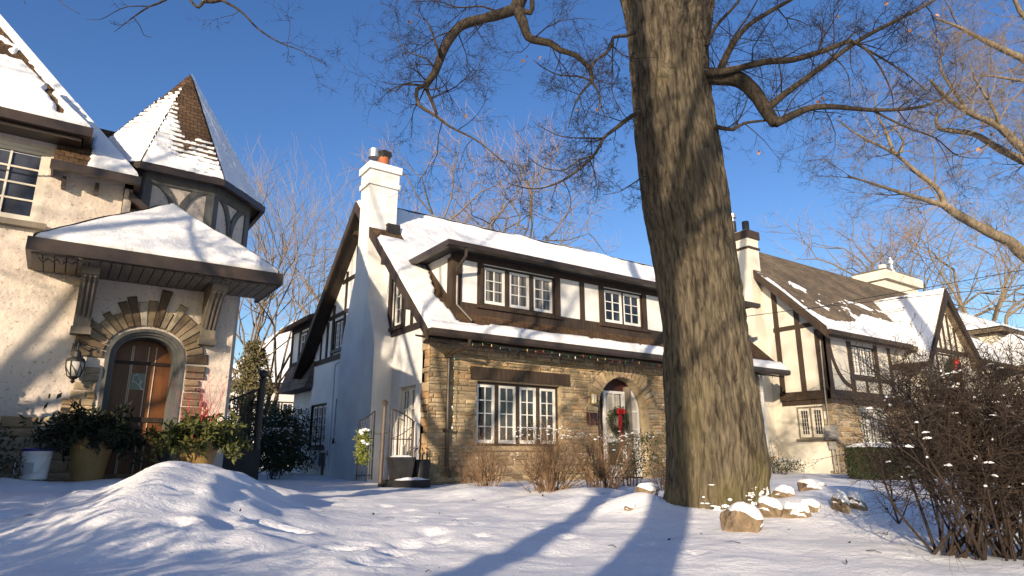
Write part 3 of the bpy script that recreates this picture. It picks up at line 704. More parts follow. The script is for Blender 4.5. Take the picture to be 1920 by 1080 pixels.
# ================================================================ middle house
GR = -.62
X0, Y0, XE = 6.48, 12.54, 18.3
mh = thing('stone_and_stucco_house', 'middle house with white stucco gable, tall white chimney, stone front and long snowy dormer', 'house', (X0, Y0, GR))
fy, fx = FY(Y0), FX(X0)
rnd = random.Random(21)
EZ, EY, RY, RZ = 2.52, 11.84, 16.45, 6.85          # eave and ridge of the big roof
SL = (RZ - EZ) / (RY - EY)
def roofz(y): return EZ + SL * (y - EY) if y < RY else RZ - SL * (y - RY)
WIN = (7.72, 10.13, .16, 1.60); DOOR = arch(11.35, 13.15, -.7, 1.03, .93, 20)
def door_in(a, b, g=.0): 
    if b < 1.03: return 11.35 - g < a < 13.15 + g
    return ((a - 12.25) / (.9 + g)) ** 2 + ((b - 1.03) / (.93 + g)) ** 2 < 1 and b < 2.2
mb = MB(); wall(mb, fy, [(X0, -.8), (XE, -.8), (XE, 2.75), (X0, 2.75)], [rectp(*WIN), DOOR], .30); mb.col = (.36, .30, .21)
mb.build('front_wall', 'mortar', mh)
mb = MB(); sr = random.Random(5)
def ins(a, b):
    if WIN[0] - .01 < a < WIN[1] + .01 and WIN[2] - .01 < b < WIN[3] + .01: return False
    if door_in(a, b, .02): return False
    if ((a - 12.25) / 1.24) ** 2 + ((b - 1.03) / 1.27) ** 2 < 1 and b > 1.0: return False
    return True
stones(mb, fy, X0 + .02, XE - .05, -.75, 2.72, ins, sr, .05, .135, .10, .46)
voussoirs(mb, fy, 12.25, 1.03, .9, .27, .42, sr, 23, .93)
# quoins turning the corner on to the side wall, ragged edge
b = -.75
while b < 2.9:
    h = sr.uniform(.12, .24); L = sr.choice((.12, .16, .26, .3)); stone(mb, fx, Y0 - .03, Y0 + L, b + .005, min(b + h, 2.95) - .005, sr, 0.004, .03, [(.42, .27, .14), (.36, .24, .14), (.40, .30, .19)], ); b += h
ob = mb.build('stonework', 'stone', mh)
# side gable wall
SW = (13.12, 14.02, -.35, 1.49); SW2 = (18.95, 20.36, .18, 1.45); SM = (17.85, 18.2, .35, 1.5); UW = (17.95, 18.72, 2.95, 3.85); UW1 = (13.98, 14.62, 2.98, 4.22)
mb = MB(); wall(mb, fx, [(Y0 + .02, -.8), (20.36, -.8), (20.36, roofz(20.36) - .12), (RY, RZ - .15), (Y0 + .02, roofz(Y0) - .12)], [rectp(*h) for h in (SW, SW2, SM, UW, UW1)], .16)
mb.build('side_wall', 'stucco_m', mh)
mb = MB(); wall(mb, FX(XE), [(Y0, -.8), (20.36, -.8), (20.36, 2.9), (RY, RZ - .15), (Y0, 2.9)], [], .16); fbox(mb, FY(20.36), X0, XE, -.8, 2.9, -.1, 0); mb.build('rear_walls', 'stucco_m', mh)
mb = MB()
for (y0, y1, z) in ((Y0 + .30, 15.0, 2.90), (16.5, 20.3, 2.80)): fbox(mb, fx, y0, y1, z - .15, z, -.02, .035)
for (y0, y1, z0, z1) in ((13.80, 13.98, 2.9, 4.3), (14.62, 14.80, 2.9, 4.5), (13.38, 13.50, 2.9, 3.6), (17.80, 17.93, 2.8, 5.2), (18.72, 18.88, 2.8, 4.35), (19.2, 19.34, 2.8, 3.9), (19.75, 19.85, 2.8, 3.5), (17.05, 17.2, 2.8, 5.9)): fbox(mb, fx, y0, y1, z0, min(z1, roofz((y0 + y1) / 2) - .2), -.02, .03)
for (y0, y1, z) in ((13.8, 14.8, 4.36), (16.5, 19.2, 4.05), (16.6, 18.2, 5.0)): fbox(mb, fx, y0, y1, z - .12, z, -.02, .032)
mb.build('timber_framing', 'dark', mh)
window(mh, fx, *UW1, 1, 2, 3, c=-.08, sill=(.16, 'brown'), fmat='dark'); window(mh, fx, *UW, 2, 2, 4, c=-.06, sill=(.13, 'grey'), fmat='dark')
window(mh, fx, *SW, 2, 2, 4, c=-.10, fmat='cream', fr=.05, gmat='glass2', label='tall pale window pair beside the stone corner'); window(mh, fx, *SW2, 3, 2, 4, c=-.08, sill=(.10, 'grey'), fmat='dark', label='wide shaded ground floor window in the side wall')
window(mh, fx, *SM, 1, 1, 1, c=-.10, sill=(.10, 'grey'), fmat='grey', smat='grey', label='narrow slot window in the side wall')
# meter boxes and a pipe outline on the side wall
mb = MB(); fbox(mb, fx, 18.75, 18.95, -.35, .02, 0, .12); fbox(mb, fx, 18.82, 18.88, -.6, -.35, 0, .06); mb.build('utility_box', 'grey', mh); mb = MB(); fbox(mb, fx, 17.25, 17.42, -.5, -.28, 0, .12); fbox(mb, fx, 17.32, 17.36, -.28, -.1, 0, .05); mb.build('utility_box', 'grey', mh)
mb = MB(); mb.tube([fx(18.42, -.5, .015), fx(18.42, 2.45, .015), fx(18.38, 2.52, .015), fx(17.9, 2.58, .015)], .012, 6); mb.build('conduit', 'stucco_m', mh)
# front window, its beam and sill
window(mh, fy, *WIN, 4, 2, 4, c=-.14, fr=.06, gap=.10, st=.062, mun=.02, fmat='brown', gmat='glass', label='four part white casement window under a brown beam')
mb = MB(); fbox(mb, fy, 7.52, 10.38, 1.63, 1.91, -.1, .07); mb.build('beam', 'brown', mh)
mb = MB(); fbox(mb, fy, 7.62, 10.22, .06, .155, -.1, .07, (.36, .28, .18)); mb.build('stone_sill', 'stone', mh)
# arched doorway
mb = MB(); fpoly(mb, fy, arch(11.3, 13.2, -.7, 1.03, .97), -.42, -.36); mb.build('doorway_back', 'maroon', mh)
dr = MB(); dfx = [(11.83, 11.90), (12.50, 12.60)]
for a, c in dfx: fbox(dr, fy, a, c, -.6, 1.62, -.35, -.28)
for b0, b1 in ((1.55, 1.62), (-.6, -.3), (.28, .36), (.92, .95)): fbox(dr, fy, 11.90, 12.50, b0, b1, -.35, -.285)
fbox(dr, fy, 12.185, 12.215, .36, 1.55, -.35, -.29)
do = dr.build('front_door', 'white', mh); do['label'] = 'white glazed front door inside the stone arch'
mb = MB(); mb.poly([fy(11.9, -.3, -.34), fy(12.5, -.3, -.34), fy(12.5, 1.55, -.34), fy(11.9, 1.55, -.34)]); mb.build('pane', 'glass', do)
mb = MB()
for (a0, a1) in ((11.94, 12.17), (12.23, 12.44)):
    n = 22
    for i in range(n):
        u0, u1 = lerp(a0, a1, i / n), lerp(a0, a1, (i + 1) / n); f0, f1 = .008 * math.sin(i * 1.9), .008 * math.sin((i + 1) * 1.9)
        mb.poly([fy(u0, .36, -.33 + f0), fy(u1, .36, -.33 + f1), fy(lerp(u1, (a0 + a1) / 2, -.1), 1.54, -.33 + f1), fy(lerp(u0, (a0 + a1) / 2, -.1), 1.54, -.33 + f0)])
mb.build('curtain', 'curtain', do)
mb = MB(); mb.lathe([(.0, -.02), (.025, -.018), (.03, 0), (.025, .018), (0, .02)], fy(12.55, .30, -.25), 12); mb.build('handle', 'brass', do)
mb = MB()      # right sidelight follows the arch
def sl_in(a0, a1, b0, off):
    pts = []
    for i in range(13):
        t = i / 12 * 1.15; x = 12.25 + (.86 - off) * math.cos(t); z = 1.03 + (.89 - off) * math.sin(t)
        if x > a0: pts.append((x, z))
    return [(a0, b0), (12.25 + .86 - off, b0)] + pts + [(a0, pts[-1][1])]
fpoly(mb, fy, sl_in(12.74, 0, -.6, 0), -.35, -.27); so_ = mb.build('sidelight', 'white', mh)
mb = MB(); fpoly(mb, fy, sl_in(12.80, 0, -.4, .09), -.265, -.262); mb.build('pane', 'curtain', so_)
for z in (.1, .62, 1.08): mb = MB(); fbox(mb, fy, 12.8, 13.03, z, z + .035, -.262, -.25); mb.build('glazing_bar', 'white', so_)
mb = MB(); fbox(mb, fy, 12.62, 12.73, -.6, 1.75, -.36, -.18); fbox(mb, fy, 11.62, 11.66, -.6, 1.6, -.36, -.25); fbox(mb, fy, 11.36, 11.62, .35, .38, -.36, -.25); fbox(mb, fy, 11.36, 11.62, .95, .98, -.36, -.25); mb.build('door_post', 'taupe', mh)
# ---- roof
RX0, RX1 = 6.08, 18.75
mb = MB(); T = .16
for sgn in (0, 1):
    ya = EY if sgn == 0 else 2 * RY - EY
    pts = [(ya, EZ), (RY, RZ), (RY, RZ - T), (ya, EZ - T)]
    mb.prism([(RX0, y, z) for y, z in pts], (RX1 - RX0, 0, 0))
mb.build('roof', 'shingle_b', mh)
mb = MB()       # barge boards on the left rake and fascia
for sgn in (0, 1):
    ya = EY - .02 if sgn == 0 else 2 * RY - EY + .02
    pts = [(ya, EZ - .02), (RY, RZ - .01), (RY, RZ - .30), (ya, EZ - .24)]
    mb.prism([(RX0 - .045, y, z) for y, z in pts], (.043, 0, 0))
mb.build('barge_board', 'brown', mh)
mb = MB(); mb.prism([(RX0 + .05, EY + .05, EZ - .17), (RX0 + .05, Y0 - .005, EZ - .02), (RX0 + .05, Y0 - .005, EZ - .06), (RX0 + .05, EY + .05, EZ - .21)], (RX1 - RX0 - .1, 0, 0))
# dark lining under the rear rake
for sgn in (1,): mb.prism([(RX0 + .01, 2 * RY - EY, EZ - T - .006), (RX0 + .01, RY + .02, RZ - T - .006), (RX0 + .01, RY + .02, RZ - T - .05), (RX0 + .01, 2 * RY - EY, EZ - T - .05)], (X0 - RX0 - .02, 0, 0))
mb.build('soffit', 'dark', mh)
for (y, z, L) in ((13.05, 3.32, .30), (14.55, 4.75, .30), (16.95, 6.2, .25)): mb = MB(); mb.box((X0 - L, y, z - .13), (X0, y + .2, z + .06)); mb.build('purlin_end', 'brown', mh)
mb = MB(); mb.prism([(RX0, EY - .14, EZ + .0), (RX0, EY - .14, EZ - .10), (RX0, EY - .10, EZ - .15), (RX0, EY - .004, EZ - .15), (RX0, EY - .004, EZ + .0)], (RX1 - RX0, 0, 0)); mb.build('gutter', 'gutter', mh)
mb = MB(); mb.beam((RX0 + .3, RY, RZ + .02), (RX1, RY, RZ + .02), .20, .08); mb.build('ridge_cap', 'flash', mh)
# snow on the big roof: all over above the dormer, a strip at the eave, a band down the left verge
DXL, DXR = 6.98, 17.3
def msnow(p, u, v, s, t):
    h = .095 * (1 + .45 * n1(p.x * .9, p.y * .9, 3)) + .014 * n1(p.x * 4, p.y * 4, 2)
    if v < .10: h *= (max(0, v) / .10) ** .5
    y = p.y + .035 * n1(p.x * 3.0, p.y * 2, 6) + .02 * n1(p.x * 9, 1, 6)
    bx = DXL - .42 + .30 * (y - 12.3) + .05 * n1(p.y * 4, 2, 1)
    if y > 12.10 - .20 * smooth(8.0, 6.6, p.x) + .25 * smooth(7.4, 6.5, p.x) and y < 14.3 and p.x > bx + .35 * smooth(12.9, 12.2, y): h = lerp(h, -.03, smooth(12.03, 12.12, y))
    if p.x - RX0 < .06: h *= smooth(-.01, .06, p.x - RX0)
    if 5.9 < p.x < 6.92 and 14.85 < p.y < 15.3: h = min(h, -.03)
    return h
mb = MB(); snow_sheet(mb, [(RX0, EY, EZ), (RX1, EY, EZ), (RX1, RY, RZ), (RX0, RY, RZ)], msnow, .055)
snow_sheet(mb, [(RX0, 2 * RY - EY, EZ), (RX1, 2 * RY - EY, EZ), (RX1, RY, RZ), (RX0, RY, RZ)], full_snow(.09, .1, 4), .2)
path = [(RX0 + .75 + .25 * i, RY, RZ + .07 + .015 * n1(i * .7, 3)) for i in range(49)]; mb.tube(path, [.035 + .012 * n1(i * .9, 8) for i in range(49)], 6)
mb.build('roof_snow', 'snow', mh, smooth=True, uv=False)
# ---- long shed dormer
DY, DZ0, DZ1 = 12.47, 3.05, 4.46
fd = FY(DY); DW = [(7.80, 9.95, 3.36, 4.34, 3), (11.62, 13.08, 3.36, 4.34, 2), (14.9, 16.4, 3.36, 4.34, 2)]
mb = MB(); wall(mb, fd, rectp(DXL, DXR, DZ0, DZ1 + .05), [rectp(*q[:4]) for q in DW], .12)
for x in (DXL, DXR - .1): mb.prism([(x, DY, DZ0), (x, DY, DZ1 + .05), (x, 14.35, DZ1 + .05), (x, 13.9, roofz(13.9) - .05)], (.1, 0, 0))
dm = mb.build('dormer', 'stucco_m', mh)
mb = MB()
for (a0, a1) in ((DXL - .012, 7.22), (7.64, 7.80), (9.95, 10.12), (10.78, 10.93), (11.45, 11.62), (13.08, 13.24), (13.9, 14.05), (14.74, 14.9), (16.4, 16.55)): fbox(mb, fd, a0, a1, 3.35, 4.42, -.02, .025)
fbox(mb, fd, DXL - .012, DXR, 3.02, 3.352, -.02, .03); fbox(mb, fd, DXL - .012, DXR, 4.36, 4.50, -.02, .028)
fbox(mb, FX(DXL), DY - .02, DY + .22, 3.20, 4.40, -.02, .02)
mb.prism([(DXL - .025, DY + .22, roofz(DY + .22) + .02), (DXL - .025, 13.95, roofz(13.95) + .02), (DXL - .025, 13.95, roofz(13.95) + .2), (DXL - .025, DY + .22, roofz(DY + .22) + .22)], (.03, 0, 0))
mb.build('timber', 'brown', dm)
for q in DW:
    f_ = window(mh, fd, *q[:4], q[4], 2, 3, c=-.05, fr=.05, gap=.13 if q[4] == 3 else .05, st=.06, mun=.022, fmat='brown', gmat='glass2' if q[4] == 3 else 'glass', label=('dormer window of three white casements' if q[4] == 3 else None))
for q in DW: mb = MB(); fbox(mb, fd, q[0] - .2, q[1] + .2, 3.26, 3.34, .03, .09); mb.build('sill', 'brown', dm)
DE, DEZ = 11.98, 4.56; DRL, DRR = 6.62, 17.75
SD_ = .24
mb = MB(); top_y = 14.9; tz = DEZ + SD_ * (top_y - DE)
A = V((DRL, DE, DEZ)); B = V((DRR, DE, DEZ)); C1 = V((DRR, top_y, tz)); D1 = V((8.2, top_y, tz)); E1 = V((DRL, 13.98, DEZ))
mb.poly([A, B, C1, D1]); mb.poly([A, D1, E1]); d_ = V((0, 0, -.06)); mb.poly([A + d_, B + d_, V((DRR, 14.3, DEZ - .06)), V((DRL, 14.0, DEZ - .06))])
mb.build('dormer_roof', 'flash', mh)
mb = MB(); mb.prism([(DRL - .10, DE - .12, DEZ + .01), (DRL - .10, DE - .12, DEZ - .10), (DRL - .10, DE, DEZ - .13), (DRL - .10, DE, DEZ + .01)], (DRR - DRL + .1, 0, 0)); mb.box((DRL - .10, DE + .004, DEZ - .13), (DRL, 13.9, DEZ + .01)); mb.build('dormer_gutter', 'gutter', mh)
mb = MB()
def dsnow(p, u, v, s, t):
    h = .055 * (1 + .4 * n1(p.x * .8, p.y, 9)) + .008 * n1(p.x * 5, p.y * 5, 1)
    e = v - .16 - .10 * n1(p.x * .8, 4, 2) - .03 * n1(p.x * 5, 3, 3)
    return h * smooth(-.02, .05, e) - .02 * (e < -.02)
snow_sheet(mb, [A, B, C1, D1], dsnow, .06); snow_sheet(mb, [E1, A, D1, D1 + V((-.02, .02, 0))], dsnow, .06)
mb.build('dormer_snow', 'snow', mh, smooth=True, uv=False)
mb = MB(); pth = [(7.02, DE - .05, DEZ - .10), (7.02, DE - .03, DEZ - .28), (6.99, DE + .28, DEZ - .50), (7.07, DY - .07, DEZ - .62), (7.07, DY - .07, 3.42), (7.07, DY - .08, 3.25), (7.3, 12.1, 2.85)]
mb.tube(pth, .038, 8); mb.build('dormer_downspout', 'gutter', mh)
mb = MB(); mb.tube([(7.05, EY - .07, EZ - .14), (7.05, EY - .05, EZ - .27), (6.93, Y0 - .1, 2.12), (6.93, Y0 - .1, 1.9), (6.93, Y0 - .1, -.25), (6.97, Y0 - .18, -.5)], .043, 8)
for z in (2.05, .45): mb.box((6.85, Y0 - .16, z), (7.01, Y0 - .0, z + .05))
mb.build('downspout', 'gutter', mh)
# ---- chimney with its swept breast
cp = [(14.45, -.8), (16.75, -.8), (16.75, 2.3)] + [(lerp(16.75, 15.93, smooth(0, 1, t / 8)), lerp(2.3, 5.2, t / 8)) for t in range(9)] + [(15.93, 7.0), (15.31, 7.0)] + [(lerp(15.31, 15.02, smooth(0, 1, t / 8)), lerp(5.8, 4.0, t / 8)) for t in range(9)] + [(lerp(15.02, 14.45, smooth(0, 1, t / 8)), lerp(4.0, 2.4, t / 8)) for t in range(1, 9)]
mb = MB(); mb.prism([(6.0, y, z) for y, z in cp], (.6, 0, 0)); mb.box((6.3, 15.312, 4.6), (6.80, 15.925, 6.99)); 
ch = mb.build('chimney', 'stucco_m', mh)
mb = MB(); mb.box((5.955, 15.265, 6.98), (6.855, 15.975, 7.12)); mb.box((5.985, 15.295, 7.12), (6.825, 15.945, 7.42)); mb.box((5.93, 15.24, 7.42), (6.88, 16.0, 7.62)); mb.build('cap', 'stucco_m', ch)
mb = MB(); mb.lathe([(.15, 7.6), (.15, 7.92), (.14, 7.93)], (6.45, 15.55, 0), 20); mb.lathe([(.12, 7.6), (.12, 7.75), (.11, 7.76)], (6.12, 15.72, 0), 16); mb.build('flue_pot', 'clay', ch)
mb = MB()
for t in range(4): mb.beam((6.45 + .13 * math.cos(t * 1.57 + .8), 15.55 + .13 * math.sin(t * 1.57 + .8), 7.9), (6.45 + .13 * math.cos(t * 1.57 + .8), 15.55 + .13 * math.sin(t * 1.57 + .8), 8.02), .02, .02)
mb.lathe([(.155, 7.90), (.19, 7.98), (.24, 8.06), (.02, 8.19)], (6.45, 15.55, 0), 6); mb.build('rain_cap', 'flash', ch)
mb = MB(); mb.lathe([(.17, 7.92), (.17, 8.16), (.16, 8.165)], (6.22, 15.68, 0), 20); mb.build('vent_cowl', 'steel', ch)
mb = MB(); mb.box((6.50, 15.17, roofz(15.3) - .12), (6.86, 15.31, roofz(15.3) + .16)); mb.build('flashing', 'flash', ch)
mb = MB(); snow_sheet(mb, [(5.94, 15.25, 7.622), (6.87, 15.25, 7.622), (6.87, 15.99, 7.622), (5.94, 15.99, 7.622)], lambda p, u, v, s, t: .05 * min(1, min(s, 1 - s, t, 1 - t) * 8) * (1 + .5 * n1(p.x * 3, p.y * 3)) if not (6.28 < p.x < 6.62 and 15.38 < p.y < 15.72) else -.02, .05); mb.build('snow_cap', 'snow', ch, smooth=True, uv=False)
# ---- rear wing in the shade
mb = MB(); mb.box((6.75, 20.362, -.8), (12, 23.2, 2.2)); mb.box((6.55, 20.362, 2.9), (12, 23.3, 4.3)); wg = mb.build('rear_wing', 'stucco_m', mh)
mb = MB(); mb.prism([(6.50, 20.37, 2.9), (6.2, 20.37, 2.0), (6.75, 20.37, 2.0), (6.75, 20.37, 2.9)], (0, 2.95, 0)); mb.build('shingled_skirt', 'shingle_p', wg)
mb = MB(); mb.prism([(6.15, 20.37, 4.30), (9.2, 20.37, 5.6), (9.2, 20.37, 5.45), (6.15, 20.37, 4.15)], (0, 3.35, 0)); mb.build('wing_roof', 'shingle_b', wg)
mb = MB(); fw_ = FX(6.55)
for (y0, y1) in ((20.4, 20.6), (21.2, 21.35), (22.2, 22.4), (23.1, 23.3)): fbox(mb, fw_, y0, y1, 2.9, 4.2, -.02, .03)
fbox(mb, fw_, 20.4, 23.3, 2.88, 3.05, -.02, .034); fbox(mb, fw_, 20.4, 23.3, 4.1, 4.3, -.02, .034); mb.build('wing_timber', 'dark', wg)
window(mh, fw_, 21.4, 22.15, 3.1, 4.0, 1, 2, 3, c=.03)

# ================================================================ right house
XR, YR = 20.39, 11.42
rh = thing('half_timbered_house', 'right house half timbered in cream and brown, patchy snow on its brown roof', 'house', (XR, YR, GR))
gx, gy = FX(XR), FY(YR); ra = random.Random(33)
REY, REZ, RRY, RRZ = 11.06, 3.88, 15.0, 8.0; RSL = (RRZ - REZ) / (RRY - REY)
def rroof(y): return REZ + RSL * (y - REY) if y < RRY else RRZ - RSL * (y - RRY)
RW = (11.72, 12.68, .46, 1.50)
mb = MB(); wall(mb, gx, [(YR, -.8), (18.6, -.8), (18.6, rroof(18.6) - .15), (RRY, RRZ - .2), (YR, rroof(YR) - .15)], [rectp(*RW)], .15); mb.build('side_wall', 'stucco_r', rh)
FW1 = (22.0, 23.55, 2.55, 3.62); FW2 = (22.1, 23.7, .1, 1.45)
mb = MB(); wall(mb, gy, rectp(XR, 34, -.8, 4.0), [rectp(*FW1), rectp(*FW2)], .15); mb.build('front_wall', 'stucco_r', rh)
mb = MB(); stones(mb, gy, XR - .02, 26, -.75, 1.72, lambda a, b: not (FW2[0] - .05 < a < FW2[1] + .05 and FW2[2] - .05 < b < FW2[3] + .05), ra, .11, .22, .2, .6)
b = -.75
while b < 1.7:
    h = ra.uniform(.16, .26); stone(mb, gx, YR - .03, YR + ra.choice((.14, .2, .3)), b, min(b + h, 1.7) - .008, ra, .004, .03, STONE_COLS); b += h
mb.build('stonework', 'stone', rh)
mb = MB()
fbox(mb, gx, YR - .06, 13.16, 1.72, 2.0, -.05, .10); fbox(mb, gx, YR - .03, 13.14, 1.56, 1.72, -.05, .045)
fbox(mb, gx, YR - .06, 13.2, 4.12, 4.27, -.02, .035)
for (y0, y1, z1) in ((12.98, 13.16, 6), (12.20, 12.38, 5.2), (YR - .03, YR + .30, 4.2)): fbox(mb, gx, y0, y1, 2.0, min(z1, rroof(y0) - .22), -.02, .03)
fbox(mb, gy, XR - .10, 25.5, 1.72, 2.0, -.05, .10); fbox(mb, gy, XR - .05, 25.5, 1.56, 1.72, -.05, .045)
for (a0, a1, z0) in ((XR - .03, XR + .25, 2.0), (21.75, 22.0, 2.0), (23.55, 23.75, 2.0), (22.7, 22.82, 2.0), (24.5, 24.7, 2.0)): fbox(mb, gy, a0, a1, z0, 3.72 if a0 != 22.7 else 2.5, -.02, .03)
fbox(mb, gy, 21.75, 24.7, 2.40, 2.54, -.02, .034)
arc = [(XR + .25 + 1.25 * (1 - math.cos(t * 1.57 / 10)), 3.7 - 1.55 * math.sin(t * 1.57 / 10)) for t in range(11)]
for (a, b), (c, d) in zip(arc, arc[1:]): mb.beam(gy(a, b, .01), gy(c, d, .01), .14, .05, V((c - a, 0, d - b)).cross(V((0, 1, 0))))
mb.build('timber_framing', 'brown', rh)
window(rh, gx, *RW, 2, 3, 6, c=-.06, fr=.05, gap=.06, st=.08, mun=.008, fmat='taupe', smat='cream', sill=(.09, 'taupe'), label='leaded window pair in the sunlit side wall')
window(rh, gy, *FW1, 3, 2, 4, c=-.06, fmat='brown', gmat='glass2'); window(rh, gy, *FW2, 3, 2, 4, c=-.06, fmat='cream', gmat='glass2')
RXL = 20.02
mb = MB(); T = .18
for sgn in (0, 1):
    ya = REY if sgn == 0 else 2 * RRY - REY
    mb.prism([(RXL, ya, REZ), (RXL, RRY, RRZ), (RXL, RRY, RRZ - T), (RXL, ya, REZ - T)], (16, 0, 0))
mb.build('roof', 'shingle_g', rh)
mb = MB()
for sgn in (0, 1):
    ya = REY - .02 if sgn == 0 else 2 * RRY - REY + .02
    mb.prism([(RXL - .05, ya, REZ - .02), (RXL - .05, RRY, RRZ - .02), (RXL - .05, RRY, RRZ - .34), (RXL - .05, ya, REZ - .30)], (.048, 0, 0))
mb.box((RXL, REY - .1, REZ - .16), (25.6, REY - .004, REZ + .0))
mb.build('barge_board', 'brown', rh)
mb = MB(); mb.prism([(RXL + .05, REY, REZ - .19), (RXL + .05, YR - .005, REZ - .05), (RXL + .05, YR - .005, REZ - .1), (RXL + .05, REY, REZ - .24)], (5.5, 0, 0)); mb.build('soffit', 'dark', rh)
def rsnow(p, u, v, s, t):
    k = n1(p.x * 1.2, p.y * 2.2, 5) + .5 * n1(p.x * 4, p.y * 6, 2) + .35 * n1(p.x * 12, p.y * 12, 2)
    course = ((v + 40) % .14) / .14
    lim = .72 + .55 * max(0, n1(p.x * .5, 2, 2)) + smooth(22, 25.3, p.x) * .9 + .12 * k
    h = .07 * smooth(lim + .12, lim - .12, v + .06 * course) - .012
    if u < .35 + .12 * k: h = max(h, .045 * smooth(3.2, 2.0, v))
    pat = smooth(.06, .22, .20 - abs(v - 3.1 + .17 * (u - 1)) * .8 + .36 * k - .02) * (1 if .9 < u < 4.6 else 0)
    pat = max(pat, smooth(.04, .2, .16 - abs(v - 2.6 + .1 * (u - 6)) + .34 * k) * (1 if 5.0 < u < 9 else 0), smooth(.36, .5, k) * (1 if v < 2.2 else 0))
    h = max(h, .03 * pat - .012)
    if v < .08: h *= max(0, v) / .08
    return h + (.006 * n1(p.x * 8, p.y * 8) if h > 0 else 0)
mb = MB(); snow_sheet(mb, [(RXL + .02, REY, REZ), (RXL + 16, REY, REZ), (RXL + 16, RRY, RRZ), (RXL + .02, RRY, RRZ)], rsnow, .05); mb.build('roof_snow', 'snow', rh, smooth=True, uv=False)
# chimney on the left side
mb = MB(); mb.box((19.82, 13.5, -.8), (20.42, 14.9, 5.0)); mb.box((19.84, 13.52, 5.0), (20.44, 14.62, 7.55)); ch = mb.build('chimney', 'stucco_r', rh)
mb = MB(); mb.box((19.80, 13.48, 7.25), (20.48, 14.66, 7.33)); mb.box((19.78, 13.46, 7.65), (20.5, 14.68, 7.95)); mb.build('cap', 'brown', ch)
mb = MB(); mb.box((19.83, 13.51, 7.55), (20.45, 14.63, 7.66)); mb.build('cap_band', 'stucco_r', ch)
mb = MB(); mb.lathe([(.13, 7.94), (.13, 8.4), (.12, 8.42)], (20.2, 13.8, 0), 16); mb.lathe([(.11, 7.94), (.11, 8.55), (.10, 8.56)], (20.15, 14.3, 0), 16); mb.build('flue_pot', 'black', ch)
mb = MB(); mb.lathe([(.06, 8.5), (.06, 8.68), (.14, 8.70), (.14, 8.86), (.13, 8.87)], (20.15, 14.3, 0), 16); mb.build('rain_cap', 'steel', ch)
mb = MB(); snow_sheet(mb, [(19.79, 13.47, 7.952), (20.49, 13.47, 7.952), (20.49, 14.67, 7.952), (19.79, 14.67, 7.952)], lambda p, u, v, s, t: .05 * min(1, min(s, 1 - s, t, 1 - t) * 8), .06); mb.build('snow_cap', 'snow', ch, smooth=True, uv=False)
mb = MB(); mb.box((33.3, 15.1, 6.5), (36.8, 16.4, 8.5)); mb.box((33.1, 14.9, 8.5), (37.0, 16.6, 8.95)); c2 = mb.build('rear_chimney', 'stucco_r', rh); c2['label'] = 'broad cream chimney rising behind the ridge'
mb = MB(); mb.lathe([(.2, 8.9), (.2, 9.5), (.18, 9.52)], (34.3, 15.6, 0), 14); mb.build('flue_pot', 'stucco_r', c2); mb = MB(); mb.lathe([(.24, 8.9), (.24, 9.35), (.15, 9.42), (.12, 9.7), (.22, 9.74), (.22, 9.9), (.08, 9.95), (.08, 10.1)], (35.3, 15.6, 0), 14); mb.build('flue_pot', 'steel', c2)
mb = MB(); snow_sheet(mb, [(33.12, 14.92, 8.95), (36.98, 14.92, 8.95), (36.98, 16.58, 8.95), (33.12, 16.58, 8.95)], full_snow(.1, .02, 3), .1); mb.build('snow_cap', 'snow', c2, smooth=True, uv=False)
# front cross gable
GY = 10.62; GA = (28.25, 6.32); GL = (25.8, 3.22); GRr = (30.75, 3.35)
mb = MB(); gb = 10.95; fgb = FY(gb)
wall(mb, fgb, [(26.3, -.8), (30.3, -.8), (30.3, 3.7), (28.25, 6.1), (26.3, 3.7)], [rectp(27.35, 29.15, 2.55, 3.75)], .15); mb.box((26.3, gb + .16, -.8), (30.3, YR, 3.6)); gb_ = mb.build('front_gable', 'stucco_r', rh)
mb = MB()
for (a, z1) in ((27.25, 4.7), (28.18, 5.9), (29.15, 4.9), (27.75, 5.3), (28.65, 5.4)): fbox(mb, fgb, a, a + .14, 3.9 if a in (27.75, 28.18, 28.65) else 2.2, z1, -.02, .03)
fbox(mb, fgb, 26.3, 30.3, 3.78, 3.95, -.02, .034); fbox(mb, fgb, 26.3, 30.3, 2.2, 2.4, -.02, .034); mb.build('timber', 'brown', gb_)
window(rh, fgb, 27.35, 29.15, 2.55, 3.75, 3, 2, 4, c=-.06, fmat='brown', gmat='glass2')
mb = MB()
for P_ in (GL, GRr):
    yb = 15.0 if P_ is GL else 15.0
    k = V((P_[0] - GA[0], 0, P_[1] - GA[1])).normalized(); nn = V((-k.z, 0, k.x)); nn = nn if nn.z > 0 else -nn
    mb.prism([(GA[0], GY, GA[1]), (P_[0], GY, P_[1]), (P_[0] - nn.x * .16, GY, P_[1] - nn.z * .16), (GA[0] - nn.x * .16, GY, GA[1] - nn.z * .16)], (0, 4.0, 0))
mb.build('gable_roof', 'shingle_g', rh)
mb = MB()
for P_ in (GL, GRr):
    mb.prism([(GA[0], GY - .05, GA[1] - .0), (P_[0], GY - .05, P_[1]), (P_[0], GY - .05, P_[1] - .3), (GA[0], GY - .05, GA[1] - .42)], (0, .048, 0))
mb.box((GL[0] - .1, GY, GL[1] - .16), (GL[0] + .02, YR + .1, GL[1] - .02)); mb.box((24.6, 10.95, 2.95), (25.9, YR, 3.12))
mb.build('gable_barge_board', 'dark', rh)
mb = MB()
def gsn(p, u, v, s, t):
    k = .5 * n1(p.x * 3, p.y * 3, 4) + .4 * n1(p.x * 9, p.y * 9, 7)
    e = v - (2.75 + .5 * k) * 1.3
    h = .06 if not (u > 1.4 and ((v % .16) < .07 + .05 * k) and v > 1.2) else -.02
    if abs(u - .95 - .05 * math.sin(v * 9)) < .03 + .02 * k and v < 2.8: h = -.01
    return h
